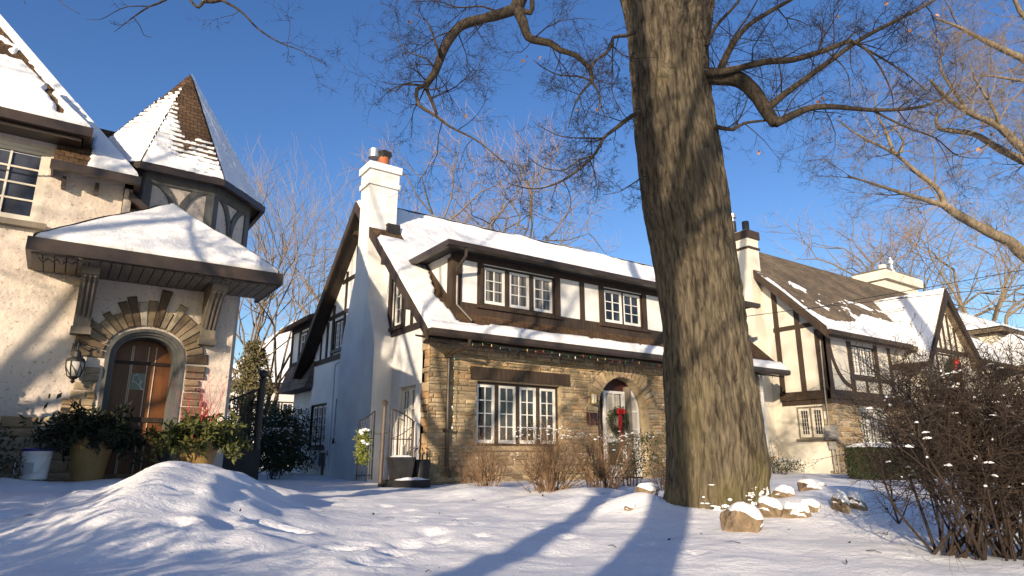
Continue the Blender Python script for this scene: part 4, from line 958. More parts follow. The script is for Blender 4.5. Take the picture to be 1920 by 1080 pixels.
snow_sheet(mb, [(GL[0], GY, GL[1]), (GL[0], 14.6, GL[1]), (GA[0], 14.6, GA[1]), (GA[0], GY, GA[1])], gsn, .05)
def gsn2(p, u, v, s, t): return .05 * smooth(-.1, .15, n1(p.x * 2, p.y * 2, 1) + .3 - v * .25)
snow_sheet(mb, [(GRr[0], GY, GRr[1]), (GRr[0], 14.6, GRr[1]), (GA[0], 14.6, GA[1]), (GA[0], GY, GA[1])], gsn2, .1)
mb.build('gable_snow', 'snow', rh, smooth=True, uv=False)
# conduit and electric meter on the corner
mb = MB(); mb.tube([gx(11.52, 3.6, .06), gx(11.52, 2.0, .13), gx(11.52, .85, .13)], .022, 8); mb.tube([gx(11.52, .3, .09), gx(11.5, -.6, .09)], .03, 8); mb.tube([gx(11.4, .3, .09), gx(11.38, -.6, .09)], .02, 8); mb.build('conduit', 'greymetal', rh)
mb = MB(); fbox(mb, gx, 11.32, 11.66, .42, .86, .02, .17); fbox(mb, gx, 11.40, 11.6, .12, .36, .02, .13); em = mb.build('electric_meter', 'greymetal', rh)
mb = MB(); fr_ = gx(11.52, .62, .17); mb.tube([fr_, fr_ + V((-.07, 0, 0))], .075, 16); mb.build('dial', 'steel', em)
# projecting roof end seen beside the trunk is the eave of the middle house; a lamp of dark metal hangs on it
# ---- houses farther along
def far_house(name, label, x, y, w_, d_, h, rz, mat):
    t = thing(name, label, 'house', (x, y, GR)); mb = MB(); mb.box((x, y, GR - .2), (x + w_, y + d_, h)); mb.build('wall', mat, t)
    mb = MB(); o = .5; e = [V((x - o, y - o, h)), V((x + w_ + o, y - o, h)), V((x + w_ + o, y + d_ + o, h)), V((x - o, y + d_ + o, h))]; r0 = V((x + d_ * .45, y + d_ / 2, rz)); r1 = V((x + w_ - d_ * .45, y + d_ / 2, rz))
    for q in ([e[0], e[1], r1, r0], [e[2], e[3], r0, r1], [e[3], e[0], r0], [e[1], e[2], r1]): mb.poly(q)
    mb.prism([p - V((0, 0, .02)) for p in e], (0, 0, -.2)); mb.build('roof', 'shingle_g', t)
    mb = MB(); snow_sheet(mb, [e[0], e[1], r1, r0], full_snow(.12, .1, x), .25); snow_sheet(mb, [e[3], e[0], r0, r0 + V((0, .01, 0))], full_snow(.12, .1, x + 3), .25); mb.build('roof_snow', 'snow', t, smooth=True, uv=False)
    for k in range(3):
        a = x + w_ * (.15 + .28 * k); window(t, FY(y), a, a + 1.2, h - 2.2, h - .8, 2, 2, 3, c=.03, fmat='brown')
    return t
far_house('cream_house', 'far cream house with a bright snowy hip roof beyond the pointed gable', 41.5, 13.5, 14, 9, 6.6, 9.2, 'stucco_r')
far_house('cream_house', 'far low cream wing with a snowy roof at the right edge', 36.5, 10.2, 12, 3.0, 3.9, 5.6, 'stucco_r')
far_house('white_garage', 'white garage with a snow covered roof glimpsed in the gap behind the driveway', 6.8, 32, 9, 7, 3.2, 7.0, 'stucco_m')
# ================================================================ left house
YL, XC = 10.8, 2.11
lh = thing('storybook_house', 'left house of rough cream stucco with a turret, snowy porch roof and dark arched doorway', 'house', (XC, YL, -.4))
ly = FY(YL); lr = random.Random(41)
DA = arch(.44, 1.46, -.6, 1.28, .50, 20, .72); LWIN = (-2.35, -.60, 3.09, 4.25)
mb = MB(); wall(mb, ly, rectp(-9, XC, -.7, 2.6), [DA], .60); wall(mb, ly, [(-9, 2.6), (.35, 2.6), (.35, 4.35), (-9, 4.35)], [rectp(*LWIN)], .42); fbox(mb, ly, .35, XC, 2.6, 3.2, -.42, 0); mb.build('front_wall', 'stucco_l', lh)
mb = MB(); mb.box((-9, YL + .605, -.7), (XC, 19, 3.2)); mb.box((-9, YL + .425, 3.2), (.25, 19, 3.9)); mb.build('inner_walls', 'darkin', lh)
mb = MB(); mb.box((XC - .2, YL + .43, -.7), (XC + .004, 19, 3.25)); mb.build('side_wall', 'stucco_l', lh)
# rough stone round the door, stepping down to a low plinth
LC0 = [(.22, .17, .11), (.17, .13, .09), (.26, .205, .14), (.14, .105, .07)]
mb = MB()
STEP = [(-9, .46), (-.02, .72), (.07, 1.0), (.20, 1.42), (.24, 1.7)]
def lst(a, b):
    if .42 < a < 1.48 and b < 1.36: return False
    if b > 1.30: return False
    if a <= .5:
        lim = -9 if b < .46 else -.03 if b < .72 else .08 if b < 1.05 else .19
        return a > lim + .05 * n1(b * 7, 3)
    return a < 1.78 + .10 * (noise.noise(V((0, math.floor(b * 9) * 1.7, 3))))
stones(mb, ly, -4, .44, -.65, 1.34, lst, lr, .09, .19, .2, .55, out=.04)
stones(mb, ly, 1.46, 1.95, -.65, 1.34, lst, lr, .06, .13, .3, .7, out=.06, cols=LC0)
LC = [(.22, .17, .11), (.27, .21, .145), (.17, .13, .09), (.32, .265, .19), (.13, .095, .065)]
n = 21
for i in range(n):
    t0, t1 = lerp(0, math.pi, i / n) + .008, lerp(0, math.pi, (i + 1) / n) - .008
    D = lr.uniform(.24, .40) + (.18 if i in (9, 12) else 0) + (.1 if i == 7 else 0)
    pt = lambda t, d: (.95 + (.53 + d) * math.cos(t), 1.30 + (.52 + d) * math.sin(t) ** .8 if math.sin(t) > 0 else 1.30)
    q = [pt(t0, 0), pt(t0, D), pt(t1, D), pt(t1, 0)]; col = lr.choice(LC); k = lr.uniform(.7, 1.2); col = tuple(v * k for v in col); o = lr.uniform(.025, .06)
    if i in (9, 12): col = (.11, .08, .055)
    if i == 11: col = (.36, .33, .28)
    cx, cy = sum(p[0] for p in q) / 4, sum(p[1] for p in q) / 4; inn = [(lerp(p[0], cx, .12), lerp(p[1], cy, .1)) for p in q]
    vs = [ly(a, b, -.1) for a, b in q] + [ly(a, b, o * .5) for a, b in q] + [ly(a, b, o + lr.uniform(-.006, .006)) for a, b in inn]; fs = [(8, 9, 10, 11)]
    for k2 in range(4):
        k3 = (k2 + 1) % 4; fs += [(k2, k3, 4 + k3, 4 + k2), (4 + k2, 4 + k3, 8 + k3, 8 + k2)]
    mb.add(vs, fs, col)
mb.build('stone_surround', 'stone', lh)['kind'] = 'stuff'
# moulded frame and door
mb = MB()
def ring(o0, o1, c0, c1):
    a = arch(.44 + o0, 1.46 - o0, -.6, 1.28, .50 - o0 * .9, 24, .72)[1:]; b_ = arch(.44 + o1, 1.46 - o1, -.6, 1.28, .50 - o1 * .9, 24, .72)[1:]
    a.append((.44 + o0, -.6)); b_.append((.44 + o1, -.6))
    for i in range(len(a) - 1):
        mb.add([ly(*a[i], c0), ly(*a[i + 1], c0), ly(*b_[i + 1], c0), ly(*b_[i], c0), ly(*a[i], c1), ly(*a[i + 1], c1), ly(*b_[i + 1], c1), ly(*b_[i], c1)], [(4, 5, 6, 7), (0, 1, 5, 4), (3, 2, 6, 7)])
ring(.0, .05, -.3, .02); ring(.05, .085, -.3, -.02); ring(.085, .125, -.45, -.06)
mb.build('door_frame', 'grey', lh)
mb = MB(); fpoly(mb, ly, arch(.56, 1.34, -.6, 1.28, .385, 20, .72), -.50, -.44); d_ = mb.build('door', 'door', lh); d_['label'] = 'varnished plank door with a small leaded light, deep in the arch'
mb = MB()
for a in (.80, .82, 1.02, 1.12): fbox(mb, ly, a - .006, a + .006, -.4, 1.58, -.44, -.428)
mb.build('bead', 'doorlight', d_)
mb = MB(); fbox(mb, ly, .58, 1.32, 1.30, 1.345, -.44, -.41); mb.build('strap', 'dark', d_); mb = MB(); fbox(mb, ly, .58, 1.32, .45, .52, -.44, -.41); mb.build('strap', 'dark', d_)
mb = MB(); fbox(mb, ly, .83, 1.01, .92, 1.17, -.44, -.425); gl = mb.build('pane', 'glass', d_)
mb = MB(); pp = [(.83 + .18 * lr.random(), .92 + .25 * lr.random()) for _ in range(9)]
for i, p in enumerate(pp):
    for q in sorted(pp, key=lambda q: (q[0] - p[0]) ** 2 + (q[1] - p[1]) ** 2)[1:3]: mb.tube([ly(p[0], p[1], -.42), ly(q[0], q[1], -.42)], .006, 5)
mb.build('lead_came', 'lead', d_)
mb = MB(); fbox(mb, ly, -.2, 2.05, -.6, -.40, .0, .9); fbox(mb, ly, .3, 1.6, -.42, -.28, .0, .45); mb.build('door_step', 'rock', lh)
# upper window
window(lh, ly, *LWIN, 2, 2, 4, c=-.05, fr=.06, gap=.07, st=.05, mun=.026, fmat='cream', smat='cream', label='white casement window under the snowy upper eave')
mb = MB(); fbox(mb, ly, -2.6, -.50, 3.02, 3.10, -.05, .12); mb.build('window_sill', 'taupe', lh)
# upper roofs: a bay roof over the window, the great roof behind, the little pent roof
EV = (10.38, 4.50); m1 = 1.45; XB = -.17
def onP(x, y, p0, n): r = ray(x, y); return r * (V(p0).dot(n) / r.dot(n))
n1_ = V((0, -m1, 1)); p1_ = V((0, EV[0], EV[1])); a_ = V((XB, EV[0], EV[1])); t_ = onP(40, 118, p1_, n1_); t0_ = V((-8, t_.y, t_.z))
mb = MB(); mb.prism([V((-8, EV[0], EV[1])), a_, t_, t0_], (0, .06, -.12)); mb.poly([a_, t_, V((t_.x + .02, t_.y + .9, t_.z - .3)), V((XB, EV[0] + 1.0, EV[1]))]); mb.build('bay_roof', 'shingle_b', lh)
mb = MB(); mb.box((-8, EV[0] - .10, EV[1] - .14), (XB + .02, EV[0] - .004, EV[1] - .0)); mb.box((XB - .08, EV[0], EV[1] - .14), (XB + .02, YL + .3, EV[1] - .01)); mb.prism([(-8, EV[0] + .0, EV[1] - .15), (-8, YL - .002, EV[1] - .10), (-8, YL - .002, EV[1] - .16), (-8, EV[0], EV[1] - .2)], (8 + XB - .1, 0, 0))
mb.build('bay_eave', 'gutter', lh)
def baysn(p, u, v, s, t):
    h = .05 * (1 + .4 * n1(p.x * 2, p.y * 2, 3)) + .008 * n1(p.x * 8, p.y * 8)
    d = (V(p) - a_).length; cr = abs((a_.x - p.x) - .33 * v - .28 - .06 * n1(v * 5, 2) - .10 * n1(v * 2.3, 7))
    if cr < .05 + .07 * n1(v * 3.1, 9) and v > .25: h = -.02
    if v < .06: h *= v / .06
    return h
mb = MB(); snow_sheet(mb, [V((-5, EV[0], EV[1])), a_, t_, V((-5, t_.y, t_.z))], baysn, .035); mb.build('bay_snow', 'snow', lh, smooth=True, uv=False)
PV = (10.45, 3.96); pA = V((-.55, *PV)); pB = V((.50, *PV)); m2 = 1.30; n2_ = V((0, -m2, 1)); p2_ = V((0, *PV))
g1 = onP(168, 232, p2_, n2_); g0 = onP(0, 30, p2_, n2_); pw = onP(104, 272, p2_, n2_)
mb = MB(); mb.prism([pA, pB, g1, g0, V((-8, g0.y, g0.z)), V((-8, pw.y + .2, pw.z + .26)), V((pA.x, pw.y + .2, pw.z + .26))], (0, .08, -.10)); mb.poly([pB, g1, g0, g0 + V((-1.5, 4, -.8)), g1 + V((-.6, 3, -1.0)), pB + V((-.1, 2.0, -.2))]); mb.build('main_roof', 'shingle_b', lh)
mb = MB(); mb.box((-.57, PV[0] - .09, PV[1] - .13), (.53, PV[0] - .004, PV[1] - .01)); mb.box((.46, PV[0], PV[1] - .13), (.54, YL + .25, PV[1] - .02)); mb.prism([(-.56, PV[0], PV[1] - .12), (-.56, YL - .002, PV[1] + .2), (-.56, YL - .002, PV[1] - .12)], (.03, 0, 0))
for a in (-.42, -.02): mb.box((a, YL - .16, PV[1] - .28), (a + .05, YL - .002, PV[1] - .13))
mb.build('pent_eave', 'gutter', lh)
zbr = onP(135, 195, p2_, n2_).z
def mainsn(p, u, v, s, t):
    k = .5 * n1(p.x * 2.5, p.y * 3, 2) + .4 * n1(p.x * 8, p.y * 8, p.z * 4); edge = (1 - s) * 3.5
    h = .05 * (1 + .3 * n1(p.x * 3, p.y * 3, p.z))
    if v < 1.0 and p.x < pA.x + .42 + .05 * k: h = -.02                    # bare shingles under the bay eave
    if p.z > zbr + .25 * k: h = .035 if (k > .25 or s > .94 + .02 * k) else -.02
    elif v > 1.0 and (v % .15) < .06 + .06 * k and s < .93: h = -.01
    if v < .06: h *= v / .06
    return h
mb = MB(); snow_sheet(mb, [V((-2.2, *PV)), pB, g0, V((g0.x - 2.6, g0.y, g0.z))], mainsn, .035)
mb.build('main_roof_snow', 'snow', lh, smooth=True, uv=False)
mb = MB(); mb.prism([onY(150, 232, 14), onY(250, 255, 14), onY(255, 300, 14), onY(150, 300, 14)], (0, 1.5, 0)); mb.build('rear_roof', 'shingle_b', lh)
mb = MB(); fbox(mb, ly, .36, .46, 2.9, 3.86, .0, .06); fbox(mb, ly, .46, 1.2, 2.9, 3.55, -.3, -.02); mb.build('wall_return', 'stucco_l', lh)
mb = MB(); mb.prism([ly(.42, 3.82, .12), ly(.95, 3.42, .12), ly(.95, 3.34, .12), ly(.42, 3.70, .12)], (0, .5, 0)); mb.build('small_barge_board', 'gutter', lh)
# ---- turret
TC = V((1.10, 12.1, 0)); TI, TE, TZ = 1.20, 1.42, 4.30; APX = V((1.13, 12.1, 6.80))
def oct_(ri, z, c=TC): return [V((c.x + ri / math.cos(math.pi / 8) * math.cos(math.pi / 8 + k * math.pi / 4), c.y + ri / math.cos(math.pi / 8) * math.sin(math.pi / 8 + k * math.pi / 4), z)) for k in range(8)]
mb = MB(); mb.prism(oct_(TI, 2.65), (0, 0, TZ - 2.6)); mb.box((1.6, YL + .62, -.7), (2.28, 13, 2.64)); tu = mb.build('turret', 'stucco_l', lh)
mb = MB()
o8 = oct_(TI, 0)
for k in range(8):
    P_, Q_ = o8[k], o8[(k + 1) % 8]; mid = (P_ + Q_) / 2; nn = (mid - TC); nn.z = 0; nn.normalize()
    if nn.dot(V((.25, -1, 0))) < -.2: continue
    d = (Q_ - P_).normalized(); L = (Q_ - P_).length; fr_ = lambda a, b, c=0.0, P_=P_, d=d, nn=nn: P_ + d * a + V((0, 0, b)) + nn * c
    zb, zt = 3.30, 4.22
    for (a0, a1) in ((-.01, .11), (L - .11, L + .01)): fbox(mb, fr_, a0, a1, zb, zt, -.02, .03)
    fbox(mb, fr_, 0, L, zb - .0, zb + .13, -.02, .034); fbox(mb, fr_, 0, L, zt - .14, zt + .1, -.02, .036)
    fbox(mb, fr_, -.01, L + .01, zb - .06, zb, -.02, .05)
    for sg in (0, 1):
        arc = [(t / 12, 1 - math.sqrt(max(0, 1 - (t / 12) ** 2))) for t in range(13)]
        pts = []
        for (u, w_) in arc:      # from top outer corner curving to the foot of the middle
            aa = L / 2 - (L / 2 - .11) * (1 - math.sqrt(max(0, 1 - (1 - u) ** 2))) if False else lerp(.10, L / 2, math.sin(u * 1.5708))
            zz = lerp(zt - .10, zb + .10, 1 - math.cos(u * 1.5708)); pts.append((aa if sg == 0 else L - aa, zz))
        for (a, b), (c, e) in zip(pts, pts[1:]): mb.beam(fr_(a, b, .005), fr_(c, e, .005), .10, .05, d * (b - e) * (1 if c > a else -1) + UP * (c - a) * (1 if c > a else -1) if False else nn.cross(fr_(c, e) - fr_(a, b)))
mb.build('timber', 'grey', tu)
mb = MB(); e8 = oct_(TE, TZ); tri = []
for k in range(8): mb.poly([e8[k], e8[(k + 1) % 8], APX])
mb.poly([p - V((0, 0, .03)) for p in e8]); tr = mb.build('turret_roof', 'shingle_b', tu)
mb = MB(); i8, o8_ = oct_(TE - .03, TZ), oct_(TE + .035, TZ)
for k in range(8):
    k2 = (k + 1) % 8; mb.add([i8[k], i8[k2], o8_[k2], o8_[k]] + [p - V((0, 0, .10)) for p in (i8[k], i8[k2], o8_[k2], o8_[k])], [(0, 1, 2, 3), (4, 5, 6, 7), (2, 3, 7, 6), (0, 1, 5, 4)])
mb.build('turret_eave', 'gutter', tu)
mb = MB()
for k in range(8):
    P_, Q_ = e8[k], e8[(k + 1) % 8]; nn = (P_ + Q_) / 2 - TC; nn.z = 0
    front = nn.normalized().dot(V((0, -1, 0))) > .8; left = nn.x < -.3
    H_ = ((P_ + Q_) / 2 - APX).length
    def tsn(p, u, v, s, t, front=front, left=left, H_=H_, k=k):
        kk = .5 * n1(p.x * 3, p.y * 3, p.z * 2 + k) + .35 * n1(p.x * 11, p.y * 11, p.z * 9)
        row = (v % .13) / .13; hw = (1 - v / H_)
        if not front and not left: return .03 + .012 * kk + (-.05 if kk > .5 else 0)
        g = v / H_
        lim = (.20 + .34 * smooth(.5, .08, s) if front else .58 + .2 * (s - .5)) + .17 * kk
        if g > lim + .12 and not (left and s < .5 and g < .8): 
            return .02 if kk > .62 else -.02
        if g > lim - .2: return .028 if row < .42 + .55 * kk + (lim - g) * 2.2 else -.015
        return .035 + .012 * kk - (.05 if row > .84 + .3 * kk and g > .12 else 0)
    if nn.y < .3 * abs(nn.x) + .4: snow_sheet(mb, [P_, Q_, APX + (Q_ - P_) * .004, APX], tsn, .022)
mb.build('turret_snow', 'snow', tu, smooth=True, uv=False)
# ---- porch roof on two brackets
pz = 2.62; PY = 9.82; PA = V((-.56, PY, pz)); PB = V((2.46, PY, pz)); PP = V((1.0, YL, 3.68)); PA2 = V((-.56, YL, pz)); PB2 = V((2.46, YL + .2, pz))
mb = MB()
for q in ([PA, PB, PP], [PA2, PA, PP], [PB, PB2, PP]): mb.poly(q)
mb.prism([PA - V((0, 0, .005)), PB - V((0, 0, .005)), PB2 - V((0, 0, .005)), PA2 - V((0, 0, .005))], (0, 0, -.09)); pr = mb.build('porch_roof', 'shingle_b', lh)
mb = MB(); mb.box((PA.x - .06, PY - .10, pz - .16), (PB.x + .06, PY - .003, pz + .015)); mb.box((PB.x, PY, pz - .16), (PB.x + .06, YL + .4, pz + .015)); mb.box((PA.x - .06, PY, pz - .16), (PA.x - .003, YL - .003, pz + .015)); mb.build('gutter', 'gutter', pr)
mb = MB()
for i in range(24):
    a0 = lerp(PA.x, PB.x, i / 24); a1 = lerp(PA.x, PB.x, (i + 1) / 24) - .012; mb.box((a0, PY + .02, pz - .18), (a1, YL - .004, pz - .10))
mb.build('soffit_boards', 'taupe', pr)
def psn(p, u, v, s, t):
    h = .10 * (1 + .3 * n1(p.x * 1.2, p.y * 2, 6)) + .02 * n1(p.x * 4, p.y * 4, 8)
    return h * min(1, max(0, v + .01) / .07) ** .5
mb = MB()
snow_sheet(mb, [PA, PB, PP + V((.02, 0, 0)), PP], psn, .045, .0); snow_sheet(mb, [PB, PB2, PP, PP + V((.0, -.01, 0))], psn, .045); snow_sheet(mb, [PA2, PA, PP, PP + V((-.01, 0.01, 0))], psn, .045)
mb.build('porch_snow', 'snow', pr, smooth=True, uv=False)
for a in (-.0, 1.62):
    mb = MB(); pts = [(0, 2.44), (.72, 2.44), (.72, 2.34)] + [(lerp(.66, .16, (i / 8) ** .7), lerp(2.30, 1.86, i / 8)) for i in range(9)] + [(.16, 1.70), (0, 1.70)]
    mb.prism([V((a, YL - .002 - c, b)) for c, b in pts], (.20, 0, 0))
    for k in range(3):
        xx = a + .03 + k * .058
        pp = [(lerp(.70, .18, (i / 8) ** .7), lerp(2.31, 1.84, i / 8)) for i in range(9)]
        for (c, b), (c2, b2) in zip(pp, pp[1:]): mb.beam((xx + .012, YL - c, b), (xx + .012, YL - c2, b2), .024, .02, (1, 0, 0))
    mb.box((a - .02, YL - .20, 1.60), (a + .22, YL - .002, 1.70)); mb.build('bracket', 'taupe', pr)

# ================================================================ small things
# carriage lantern
P0 = onY(140, 690, YL - .16); lt = thing('wall_lantern', 'black iron carriage lantern with frosted panes beside the dark arched door', 'lantern', P0)
mb = MB(); x, y, z = P0; mb.box((x - .045, YL - .03, z + .12), (x + .045, YL - .001, z + .40)); mb.tube([(x, YL - .02, z + .34), (x, YL - .10, z + .40), (x, y, z + .34), (x, y, z + .22)], .012, 8)
mb.tube([(x + .05, YL - .02, z + .30), (x + .13, YL - .03, z + .26), (x + .22, YL - .03, z + .30), (x + .25, YL - .03, z + .25)], .014, 6)
mb.lathe([(.015, .25), (.05, .22), (.055, .15), (.10, .13), (.115, .10), (.115, .085)], P0, 12); mb.lathe([(.07, -.115), (.05, -.14), (.02, -.16), (.03, -.185), (.005, -.21)], P0, 10)
for k in range(6):
    t = k * math.pi / 3; cs, sn = math.cos(t), math.sin(t); mb.tube([P0 + V((.108 * cs, .108 * sn, .09)), P0 + V((.105 * cs, .105 * sn, 0)), P0 + V((.07 * cs, .07 * sn, -.12))], .007, 5)
    t2 = t + math.pi / 3; mb.tube([P0 + V((.110 * cs, .110 * sn, .05)), P0 + V((.10 * math.cos(t + .5), .10 * math.sin(t + .5), -.03)), P0 + V((.075 * math.cos(t2), .075 * math.sin(t2), -.11))], .005, 5)
mb.build('iron_cage', 'black', lt)
mb = MB(); mb.lathe([(.10, .085), (.098, 0), (.065, -.115)], P0, 18); mb.build('frosted_globe', 'frost', lt, smooth=True)
# pots
def urn(name, label, c, h, r, plant_label, seed, glow, leaf, n=900, spread=.46, lm=(.10, .035), group=None, red=False):
    t = thing(name, label, 'plant pot', c); mb = MB(); x, y, z = c
    mb.lathe([(r * .55, 0), (r * .60, .03), (r * .70, h * .35), (r * .86, h * .75), (r * .97, h * .9), (r * 1.0, h * .93), (r * 1.02, h * .97), (r * .98, h), (r * .85, h)], c, 32); mb.build('bowl', 'pot', t, smooth=False)
    mb = MB()
    for s_ in range(14):
        a = s_ * .449; pts = [V(c) + V((r * .93 * math.cos(a), r * .93 * math.sin(a), h * .78))] if s_ % 3 == 0 else None
        if pts:
            o = V((math.cos(a), math.sin(a), 0)); sd = V((-o.y, o.x, 0)); cc = V(c) + o * r * .92 + UP * h * .80
            mb.tube([cc + sd * .05 * k_ * math.cos(w_) + UP * .05 * k_ * math.sin(w_) + o * .01 for w_, k_ in [(i * .6, 1 - i * .07) for i in range(13)]], .010, 5)
    mb.build('scroll_ornament', 'pot', t)
    p = thing('evergreen_arrangement', plant_label, 'plant', (x, y, z + h)); rn = random.Random(seed); mb = MB(); st = MB()
    for k in range(int(n / 14)):
        a = rn.random() * 6.283; el = rn.uniform(-.15, 1.25); L = spread * rn.uniform(.5, 1.15); d = V((math.cos(a) * math.cos(el), math.sin(a) * math.cos(el), math.sin(el)))
        b0 = V((x, y, z + h - .02)) + V((d.x, d.y, 0)) * r * .5; pth = [b0]
        for i in range(5): d = (d + V((0, 0, -.16)) + V((rn.gauss(0, .1), rn.gauss(0, .1), 0))).normalized(); pth.append(pth[-1] + d * L / 5)
        st.tube(pth, .005, 3, cap=False)
        for i in range(14):
            q = rn.uniform(.2, 1) * 5; j = min(4, int(q)); pp = pth[j].lerp(pth[j + 1], q - j)
            for _ in range(3): mb.leaf(pp + V((rn.gauss(0, .02), rn.gauss(0, .02), rn.gauss(0, .02))), lm[0] * rn.uniform(.6, 1.3), lm[1], rn)
    mb.build('foliage', leaf, p, uv=False); st.build('stem', 'twig', p, uv=False)
    if red:
        mb = MB()
        for k in range(26): grow(mb, (x + rn.gauss(0, .08), y + rn.gauss(0, .08), z + h), (rn.gauss(0, .28), rn.gauss(0, .28), 1), rn.uniform(.5, .95), .006, 1, rn, .16, .02, .5)
        mb.build('red_twig', 'redtwig', p, uv=False)
c = onY(367, 892, 9.75); urn('glazed_pot', 'ochre glazed urn holding green boughs at the right of the dark doorway', (c.x, c.y, c.z + .0), .48, .28, 'green evergreen boughs with red twigs in the ochre urn', 5, True, 'leaf_gr', 1100, .50, red=True)
c = onY(172, 905, 10.0); urn('glazed_pot', 'shaded tall pot with dark boughs at the left of the arched doorway', (c.x - .06, c.y, c.z - .05), .62, .27, 'evergreen boughs coloured dark for shade, with dry twigs in the shaded pot', 8, False, 'leaf_shade', 1300, .52, (.11, .03))  # foliage colour carries the shade round the left pot
# bucket
c = onY(63, 894, 9.95); b_ = thing('plastic_bucket', 'white plastic bucket with a blue lid standing by the stone plinth', 'bucket', (c.x, c.y, c.z - .03)); mb = MB(); mb.lathe([(.13, 0), (.135, .01), (.150, .27), (.156, .275), (.156, .29), (.152, .295), (.157, .30), (.157, .33)], b_.location, 28); mb.build('body', 'plastic', b_)
mb = MB(); mb.lathe([(.162, .33), (.165, .34), (.165, .36), (.15, .37), (.02, .37)], b_.location, 28); mb.build('lid', 'blue', b_)
mb = MB(); B0 = b_.location; mb.tube([B0 + RT * -.16 + UP * .28, B0 + RT * -.21 - FW * .05 + UP * .20, B0 + RT * -.18 - FW * .1 + UP * .08, B0 + RT * -.02 - FW * .17 + UP * .03, B0 + RT * .14 - FW * .1 + UP * .10, B0 + RT * .16 + UP * .27], .007, 6); mb.build('handle', 'plastic', b_)
mb = MB()
N_ = 7
vs = []
for j in (0, 1):
    for i in range(N_ + 1):
        t = lerp(-.62, .5, i / N_); rr_ = .139 if j == 0 else .147; d = -FW * math.cos(t) + RT * math.sin(t); vs.append(B0 + d * (rr_ + .003) + UP * (.06 if j == 0 else .2))
mb.add(vs, [(i, i + 1, N_ + 2 + i, N_ + 1 + i) for i in range(N_)]); mb.build('printed_label', 'label', b_)
# stair railing by the left house
P_ = onY(476, 892, 12.0); rl = thing('iron_stair_railing', 'black iron stair railing with a ball topped post beside the left house', 'railing', (P_.x, P_.y, -.6))
px_, py_ = P_.x, P_.y
mb = MB(); mb.tube([(px_, py_, -.7), (px_, py_, 1.24)], .055, 10); mb.lathe([(.07, 1.24), (.07, 1.27), (.03, 1.29), (.07, 1.33), (.08, 1.38), (.06, 1.43), (.01, 1.45)], (px_, py_, 0), 14); mb.build('post', 'black', rl)
mb = MB(); e_ = V((px_ - .35, py_ + 1.6, 0)); s_ = V((px_, py_, 0)); e_ = V((px_ - .55, py_ + .1, 0))
mb.tube([s_ + UP * 1.12, e_ + UP * .86], .022, 6); mb.build('rail', 'black', rl); mb = MB(); mb.tube([s_ + UP * .28, e_ + UP * .22], .016, 6); mb.build('rail', 'black', rl)
mb = MB()
for i in range(1, 9): q = s_.lerp(e_, i / 9); z1 = lerp(1.12, .86, i / 9); z0 = lerp(.28, .22, i / 9); mb.tube([q + UP * z0, q + UP * z1], .010, 5)
mb.build('baluster', 'black', rl)
mb = MB(); mb.tube([e_ + UP * -.6, e_ + UP * .98], .03, 8); mb.build('newel', 'black', rl)
mb = MB(); mb.box((px_ - .62, py_ - .1, -.75), (px_ + .05, py_ + 1.2, .06)); mb.build('stair_block', 'flash', rl)
# iron gate by the middle house
GYp = 12.35
gt = thing('iron_gate', 'rusty iron garden gate standing open on a slim post before the white side wall', 'gate', (5.4, GYp, GR))
mb = MB(); mb.tube([(5.40, GYp, -.7), (5.42, GYp, .93)], .042, 12); mb.lathe([(.03, .92), (.055, .95), (.065, .985), (.05, 1.03), (.01, 1.05)], (5.42, GYp, 0), 14); mb.build('post', 'rust', gt)
def leaf_gate(a, b, za, zb, nb):
    a, b = V(a), V(b); fr = MB(); f = lambda t: lerp(za, zb, t ** 1.6)
    fr.tube([a.lerp(b, t / 10) + UP * f(t / 10) for t in range(11)], .014, 6)
    for z in (-.42, .28): fr.tube([a + UP * z, b + UP * z], .011, 6)
    fr.tube([a + UP * -.5, a + UP * za], .016, 6); fr.tube([b + UP * -.5, b + UP * zb], .016, 6)
    for i in range(1, nb): q = a.lerp(b, i / nb); fr.tube([q + UP * -.5, q + UP * f(i / nb)], .009, 5)
    fr.tube([a + UP * .28, a.lerp(b, .5) + UP * .38, b + UP * .55], .009, 5)
    return fr.build('gate_leaf', 'rust', gt)
leaf_gate((4.98, GYp + .18, 0), (5.24, GYp + .06, 0), .64, .83, 6).data.materials[0] = M['black']
leaf_gate((5.58, GYp, 0), (6.14, GYp + .15, 0), .86, .66, 7)
mb = MB(); mb.tube([(5.24, GYp + .06, .38), (5.58, GYp, .40)], .011, 6); mb.tube([(6.14, GYp + .15, -.5), (6.14, GYp + .15, .66)], .03, 6); mb.tube([(5.78, GYp + .1, .70), (6.05, GYp + .35, .66)], .012, 6); mb.tube([(5.78, GYp + .1, -.5), (5.78, GYp + .1, .70)], .022, 6); mb.build('latch_bar', 'rust', gt)
# bough swag on the gate
rn = random.Random(9); c = V((5.0, GYp + .06, .16)); sw = thing('evergreen_swag', 'yellow green bough swag with snow hanging on the iron gate', 'swag', c); mb = MB(); sn = MB()
for k in range(900):
    t = rn.random(); p = c + V((rn.gauss(0, .055 + .05 * t * (1 - t) * 2), rn.gauss(0, .03) - .05, lerp(.28, -.36, t))); mb.leaf(p, .075, .018, rn)
for k in range(9): sn.blob(c + V((rn.uniform(-.09, .09), -.1, rn.uniform(.2, .30) if k < 6 else rn.uniform(.0, .08))), (.045, .04, .028), k, .4, 1.7, 2)
mb.build('boughs', 'leaf_yl', sw, uv=False); sn.build('snow', 'snow', sw, smooth=True, uv=False)
